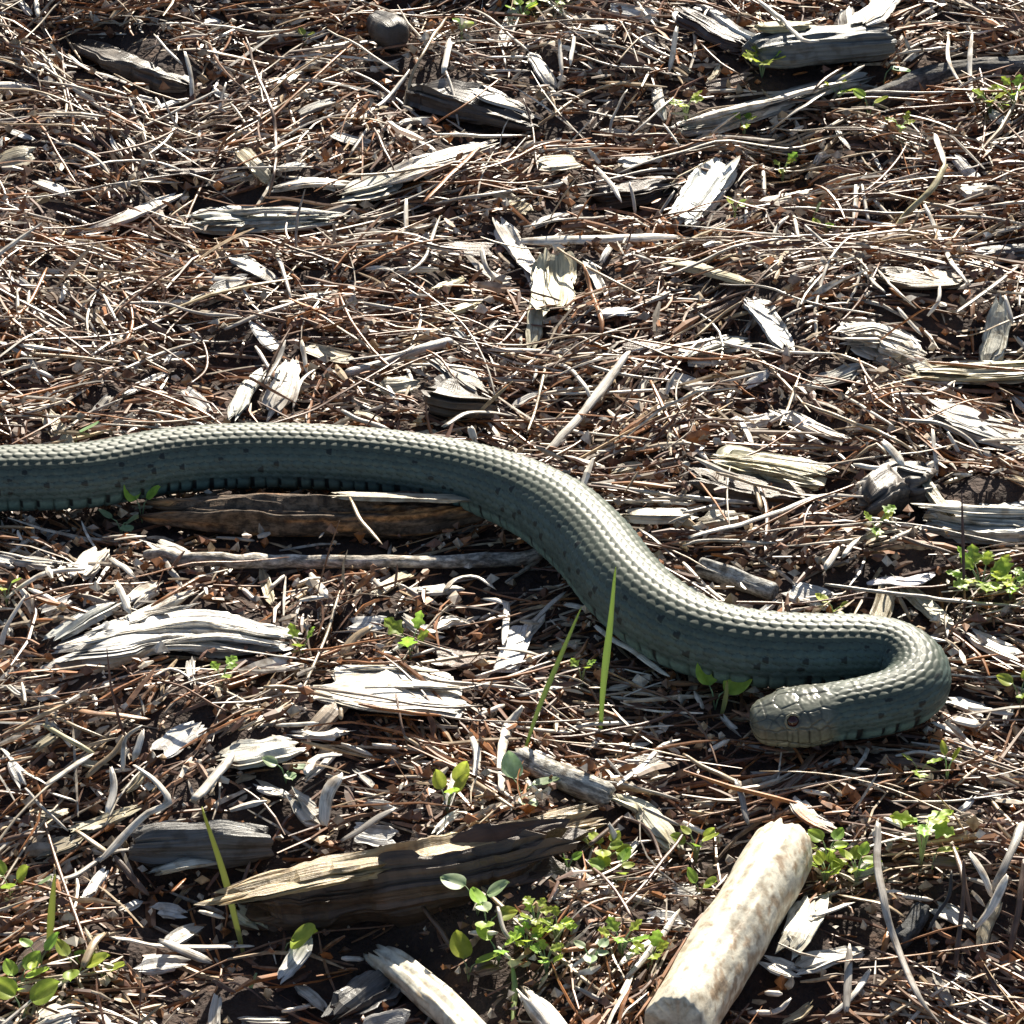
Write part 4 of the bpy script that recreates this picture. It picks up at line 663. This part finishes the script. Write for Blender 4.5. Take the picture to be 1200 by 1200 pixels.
P_(861,248,15,2,'round','two-leaved seedling right below the frayed white chip',12)
P_(952,256,17,1,'round','narrow upright leaf left of a tiny round one',18,mt='leaf_grey',flat=1.1)
P_(962,272,13,2,'round','tiny round bright seedling in the upper right litter',8)
P_(917,206,13,4,'lobed','dull seedling left of the pale chip in the upper right')
P_(1160,126,18,6,'lobed','bright seedling near the right edge below the folded stem')
P_(1188,118,15,5,'lobed','smaller seedling at the right edge beside a bright one')
P_(1055,155,13,4,'lobed','pale seedling below the big upright leaf')
P_(358,50,13,2,'round','lone small green leaf at the upper left',12)
P_(541,42,12,2,'round','small yellow-green seedling under the top cluster')
P_(88,512,22,1,'round','green leaf with a pale rim behind the tail stretch',10,mt='leaf_grey',flat=.7)
P_(166,602,24,2,'round','green sunlit leaf in front of the snake at the left',24,flat=1.1)
P_(142,616,20,3,'round','dark shaded leaves under the snake at the left',10,mt='leaf_grey')
P_(838,822,34,2,'round','broad dark green leaf in the shade under the snake',20,flat=.9)
P_(1150,690,20,16,'lobed','big bright seedling clump at the right edge',22,spread=1.7)
P_(1185,694,18,9,'lobed','second seedling clump touching the right edge')
P_(978,716,15,3,'round','small bright seedling behind the right stretch of the snake',12)
P_(1028,624,15,4,'lobed','small seedling under the dark knot')
P_(1195,820,18,4,'round','seedling cut by the right edge below the bend')
P_(481,762,21,4,'lobed','bright lobed seedling above the broad bright sheet',20,flat=.9)
P_(354,762,16,3,'lobed','small seedling right of the large split chip',18,flat=.8)
P_(260,802,14,4,'lobed','small seedling below the large split chip')
P_(682,796,13,3,'lobed','small pale seedling between the two green blades')
P_(524,944,20,4,'round','seedling growing behind the split log',24,flat=.9)
P_(612,930,26,3,'round','shaded grey-green seedling by the curved white strip',14,mt='leaf_grey')
P_(708,1010,17,6,'round','seedling right of the split log end')
P_(722,1034,16,5,'round','leafy seedling just below the one at the split log end')
P_(665,1020,12,3,'round','tiny seedling touching the shade of the split log')
P_(560,1062,24,3,'round','seedling with a pale round leaf in the shade below the log',26,mt='leaf_grey')
P_(572,1084,20,3,'round','drooping seedling under the pale round leaf one',18)
P_(628,1086,13,8,'lobed','bright seedling at the top of the bottom clump')
P_(652,1100,13,9,'lobed','bright seedling at the right of the bottom clump',22)
P_(618,1116,13,9,'lobed','seedling at the left of the bottom clump')
P_(640,1132,13,8,'lobed','seedling at the foot of the bottom clump')
P_(549,1138,26,2,'round','large dark green leaf left of the bottom clump',12)
P_(584,1120,20,3,'round','pale-stemmed seedling between the dark leaf and bottom clump')
P_(728,1112,18,6,'lobed','bright seedling left of the thick stick')
P_(762,1130,16,5,'lobed','dull seedling touching the left of the thick stick')
P_(693,1130,14,4,'round','small grey-green seedling right of the bottom clump',mt='leaf_grey')
P_(820,1046,18,2,'round','single slanting green leaf left of the thick stick tip',14,flat=.9)
P_(816,1000,16,5,'round','seedling in the dappled shade left of the stick tip')
P_(970,1004,16,6,'round','seedling right beside the tip of the thick stick')
P_(968,1030,15,7,'round','seedling below the one at the stick tip')
P_(1004,1026,16,9,'round','leafy seedling right of the pair by the stick tip')
P_(1080,1004,24,6,'lobed','star-shaped yellow-green seedling on a pale stalk',46,spread=.6,flat=.1)
P_(1092,1012,18,1,'round','small bright leaf under the star-shaped seedling',20)
P_(1078,908,16,3,'lobed','small seedling below the right bend, left of another')
P_(1110,906,17,2,'round','upright small leaf below the right bend of the snake',20,flat=1.1)
P_(12,1048,20,3,'round','bright upright seedling at the left edge near the bottom',22,flat=.9)
P_(38,1044,24,1,'round','pale leaf lying right of the left edge seedling',12,mt='leaf_grey')
P_(22,1160,22,5,'round','leafy seedling in the lower left corner',16)
P_(26,1186,34,2,'round','broad bright leaf at the very lower left corner',18)
P_(46,1134,18,3,'round','small seedling above the corner seedlings')
P_(90,1140,24,3,'round','seedling with narrow leaves right of the corner group',16)
P_(120,1142,22,2,'round','two narrow leaves pointing right at the lower left',12)
P_(332,1110,34,1,'round','dark round leaf deep in the shade below the log',14,flat=.9)
P_(335,906,17,3,'round','pale grey-green leaf pair right of the cupped chip',10,mt='leaf_grey')
P_(8,700,15,3,'round','dull leaf at the left edge under the snake')

# ------------------------------------------------------------------ smaller chips all over
def blocked(px, py):
    P = ground(px, py, .003); i = int((P[0]-OX0)/OC); j = int((P[1]-OY0)/OC); return OCC[max(0, i-3):i+4, max(0, j-3):j+4].min() < 5
rc = random.Random(5); cnt = 0
while cnt < 210:
    px, py = rc.uniform(-10, 1210), rc.uniform(-10, 1210)
    if blocked(px, py): continue
    L = rc.uniform(12, 26) if rc.random() < .6 else rc.uniform(26, 52); a = rc.gauss(0, .5) if rc.random() < .7 else rc.uniform(0, 3.1); vis = L*rc.uniform(.22, .5)
    dx, dy = math.cos(a)*L/2, math.sin(a)*L/2; c, cn = rc.choice([((.68,.65,.60),'white'),((.60,.56,.49),'pale'),((.66,.64,.60),'bleached'),((.45,.42,.37),'grey'),((.52,.44,.29),'tan'),((.16,.10,.07),'brown')])
    sh = 'long narrow' if vis < L*.3 else 'short broad' if vis > L*.42 else 'ragged'
    lab = uniq(('small ' if L < 26 else '')+f'{sh} {cn} wood chip', px, py, ('tilted',) if abs(math.sin(a)) > .5 else ('flat-lying',))
    piece('wood_chip', 'wood chip', lab, c, [(px-dx, py-dy), (px+rc.uniform(-2, 2), py+rc.uniform(-2, 2)), (px+dx, py+dy)], vis, rc.uniform(3, 7), lift=rc.uniform(5, 16), group='small wood chips in the litter', seed=cnt+500, nu=14, nphi=18,
          **{**(FR if rc.random() < .5 else CH), 'jag': .003, 'roll': rc.uniform(-.5, .5)})
    cnt += 1

# ------------------------------------------------------------------ litter
SHADE_THIN = [(430,1105,190,42),(330,1160,130,30),(625,695,75,35),(835,850,50,25),(245,440,40,28),(735,232,38,24),(110,622,130,17),(1000,1092,60,36),(340,150,40,20),(540,1060,90,40),(880,985,50,22),(900,1140,60,30),(930,195,60,14),(130,70,60,25),(530,150,60,18),(60,330,50,12),(1060,140,60,14),(590,1150,50,25),(190,1060,60,14)]  # litter thinned to dark soil here, standing in for shadows and dark hollows
def in_view(x, y):
    d = np.stack([x, y, np.zeros_like(x)], -1)-CAMP; zc = d@FWD; return 600+d[..., 0]/zc*CD/PX, 600-(d@UPV)/zc*CD/PX
def keep(P, frac=.10):
    i = np.clip(((P[..., 0]-OX0)/OC).astype(int), 0, 799); j = np.clip(((P[..., 1]-OY0)/OC).astype(int), 0, 1049)
    hit = P[..., 2] > OCC[i, j]-.0006; hard = (hit & HARD[i, j]).any(1); soft = hit.any(1)
    a, b = in_view(P[:, 0, 0], P[:, 0, 1]); a2, b2 = in_view(P[:, -1, 0], P[:, -1, 1]); shade_thin = np.zeros(len(P), bool)
    for (cx, cy, rx, ry) in SHADE_THIN:
        for u, v in ((a, b), (a2, b2), ((a+a2)/2, (b+b2)/2)): shade_thin |= ((u-cx)/rx)**2+((v-cy)/ry)**2 < 1+.6*vnoise(u/25, v/18, 0, 88)
    return ~hard & (~soft | (rng.random(len(P)) < frac)) & (~shade_thin | (rng.random(len(P)) < .32))
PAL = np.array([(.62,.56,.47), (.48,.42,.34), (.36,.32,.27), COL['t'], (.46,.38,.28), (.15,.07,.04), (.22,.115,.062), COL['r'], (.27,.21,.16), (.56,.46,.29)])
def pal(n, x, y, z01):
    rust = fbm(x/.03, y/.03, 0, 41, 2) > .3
    hi = np.array([.11,.09,.08,.12,.09,.17,.15,.13,.05,.01]); lo = np.array([.01,.015,.02,.07,.06,.36,.26,.16,.06,0.]); ru = np.array([.04,.04,.05,.10,.08,.17,.14,.36,.02,0.])  # lower pieces darker: decay, plus shade of the gaps put into colour
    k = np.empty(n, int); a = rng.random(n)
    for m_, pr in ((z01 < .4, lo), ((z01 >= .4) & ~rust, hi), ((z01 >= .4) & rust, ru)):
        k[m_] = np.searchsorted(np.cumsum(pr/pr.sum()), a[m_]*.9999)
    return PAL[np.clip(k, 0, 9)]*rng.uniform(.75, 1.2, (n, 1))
def needles(n, Lr, Wr, area, K=4, zr=(-.001, .0065), tilt=.10, curl=.25, flat=(.4, .9), zpow=1., up=0.0):
    x = rng.uniform(area[0], area[1], n); y = rng.uniform(area[2], area[3], n); L = rng.uniform(0, 1, n)**2*(Lr[1]-Lr[0])+Lr[0]
    az = rng.uniform(0, math.pi, n)
    # grain: neighbouring pieces lie partly parallel, mostly across the view
    az = np.where(rng.random(n) < .35, az, rng.normal(0, .35, n)+1.3*fbm(x/.045, y/.06, 0, 61, 1)); el = rng.normal(0, tilt, n)
    if up: m_ = rng.random(n) < up; el = np.where(m_, rng.uniform(.3, 1.1, n), el)
    z01 = rng.random(n)**zpow; zb = zr[0]+z01*(zr[1]-zr[0])
    t = np.linspace(-.5, .5, K); cu = rng.normal(0, curl, n); cz = np.abs(rng.normal(0, curl*.35, n))
    dirx, diry = np.cos(az)*np.cos(el), np.sin(az)*np.cos(el); px_, py_ = -np.sin(az), np.cos(az)
    P = np.empty((n, K, 3)); tt = t[None, :]*L[:, None]; bow = (t[None, :]**2-.08)*L[:, None]
    P[..., 0] = x[:, None]+tt*dirx[:, None]+bow*(cu*px_)[:, None]; P[..., 1] = y[:, None]+tt*diry[:, None]+bow*(cu*py_)[:, None]
    base = .5*Hh(P[..., 0], P[..., 1])+.5*Hh(x, y)[:, None]
    P[..., 2] = base+zb[:, None]+tt*np.sin(el)[:, None]-bow*cz[:, None]+np.where(el > .25, .5*L*np.sin(np.abs(el)), 0)[:, None]
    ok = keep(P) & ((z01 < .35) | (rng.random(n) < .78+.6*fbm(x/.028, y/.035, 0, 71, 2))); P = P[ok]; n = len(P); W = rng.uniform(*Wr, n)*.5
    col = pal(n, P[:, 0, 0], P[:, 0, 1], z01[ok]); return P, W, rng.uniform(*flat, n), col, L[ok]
def needle_mesh(P, W, fl):
    n, K, _ = P.shape; T = np.gradient(P, axis=1); T /= np.linalg.norm(T, axis=2, keepdims=True)
    S = np.cross(T, [0, 0, 1.]); S /= np.linalg.norm(S, axis=2, keepdims=True)+1e-9; Nn = np.cross(S, T)
    ro = rng.uniform(-1.2, 1.2, n)[:, None, None]; S, Nn = S*np.cos(ro)+Nn*np.sin(ro), Nn*np.cos(ro)-S*np.sin(ro)
    f = np.ones(K); f[0] = .55; f[-1] = .35; wv = W[:, None]*f[None, :]*rng.uniform(.8, 1.15, (n, K))
    a = (S*wv[..., None]); b = (Nn*(wv*fl[:, None])[..., None])
    V = np.stack([P+a, P+b, P-a, P-b], 2)                                # n,K,4,3
    idx = np.arange(n*K*4).reshape(n, K, 4); r = np.roll(idx, -1, 2)
    Q = np.stack([idx[:, :-1], idx[:, 1:], r[:, 1:], r[:, :-1]], -1).reshape(-1, 4)
    caps = np.concatenate([idx[:, 0, ::1], idx[:, -1, ::-1]]).reshape(-1, 4)
    return V.reshape(-1, 3), np.vstack([Q, caps]), K*4
def litter(name, label, cat, *sets):
    VV, QQ, CC = [], [], []; nb = 0
    for (P, W, fl, col, L) in sets:
        V, Q, k = needle_mesh(P, W, fl); VV.append(V); QQ.append(Q+nb); nb += len(V); CC.append(np.repeat(col, k, 0))
    o = mk(name, np.vstack(VV), np.vstack(QQ), [], M['litter'], np.vstack(CC), None, smooth=False); tag(o, label, cat, kind='stuff'); return o
AR = (-.21, .21, -.29, .39); AW = (-.36, .36, -.42, .56)
litter('decayed_litter', 'decayed needles and fibres matted over the soil, darkened as shaded gaps', 'litter',
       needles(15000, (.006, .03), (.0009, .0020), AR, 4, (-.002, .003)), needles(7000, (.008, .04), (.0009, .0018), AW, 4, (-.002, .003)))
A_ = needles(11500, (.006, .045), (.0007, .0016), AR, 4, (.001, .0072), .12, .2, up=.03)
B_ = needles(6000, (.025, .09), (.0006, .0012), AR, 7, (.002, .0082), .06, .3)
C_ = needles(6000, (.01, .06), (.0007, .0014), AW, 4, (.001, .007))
# the largest ones singly
vx, vy = in_view(B_[0][:, 3, 0], B_[0][:, 3, 1]); vis = (vx > 10) & (vx < 1190) & (vy > 10) & (vy < 1190); zrel = B_[0][:, 3, 2]-Hh(B_[0][:, 3, 0], B_[0][:, 3, 1])
order = np.argsort(-np.where(vis, B_[4]*(.4+zrel/.008), 0))[:170]
for q in order:
    P, W, fl, col = B_[0][q], B_[1][q], B_[2][q], B_[3][q]
    V, Q, T, f = fibre(P, W*1.05, W*fl, 16, 8, lump=.15, seed=int(q), tap=(.5, .3), tl=.15)
    o = mk('pine_needle', V, Q, T, M['straw'], tintv(V, col, .15, int(q)), f); recentre(o)
    key = min(CN, key=lambda k_: np.abs(np.array(COL[k_])-col).sum()); a, b = in_view(P[:, 0], P[:, 1]); dx, dy = a[-1]-a[0], b[-1]-b[0]
    ori = 'upright-looking' if abs(dy) > 1.6*abs(dx) else 'level' if abs(dy) < .25*abs(dx) else 'rising right' if dx*dy < 0 else 'falling right'
    tag(o, uniq(f"thin {'long' if B_[4][q] > .05 else 'mid-length'} {CN[key]} pine needle", a.mean(), b.mean(), (ori,)), 'pine needle', 'pine needles in the litter')
msk = np.ones(len(B_[0]), bool); msk[order] = False; B_ = tuple(a[msk] for a in B_)
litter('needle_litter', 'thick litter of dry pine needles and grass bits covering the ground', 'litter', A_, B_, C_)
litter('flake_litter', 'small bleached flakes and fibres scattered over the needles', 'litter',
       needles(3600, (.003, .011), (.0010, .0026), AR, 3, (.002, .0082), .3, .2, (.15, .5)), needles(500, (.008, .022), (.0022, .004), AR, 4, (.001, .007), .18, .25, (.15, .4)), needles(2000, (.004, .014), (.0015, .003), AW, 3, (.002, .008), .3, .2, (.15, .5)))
# crumbs
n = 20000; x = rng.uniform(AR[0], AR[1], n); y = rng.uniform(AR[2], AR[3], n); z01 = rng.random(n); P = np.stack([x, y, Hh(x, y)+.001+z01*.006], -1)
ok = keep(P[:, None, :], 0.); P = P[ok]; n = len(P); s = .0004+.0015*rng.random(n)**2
dirs = np.array([(1,0,0),(-1,0,0),(0,1,0),(0,-1,0),(0,0,1),(0,0,-1)], float); tri = np.array([(0,2,4),(2,1,4),(1,3,4),(3,0,4),(2,0,5),(1,2,5),(3,1,5),(0,3,5)])
V = P[:, None]+dirs[None]*s[:, None, None]*rng.uniform(.5, 1.6, (n, 6, 1))+rng.normal(0, .25, (n, 6, 3))*s[:, None, None]
T = (tri[None]+np.arange(n)[:, None, None]*6).reshape(-1, 3)
tag(mk('crumbs', V.reshape(-1, 3), [], T, M['litter'], np.repeat(pal(n, P[:, 0], P[:, 1], z01[ok]), 6, 0), None, smooth=False), 'crumbs of bark and soil lying between the needles', 'crumbs', kind='stuff')
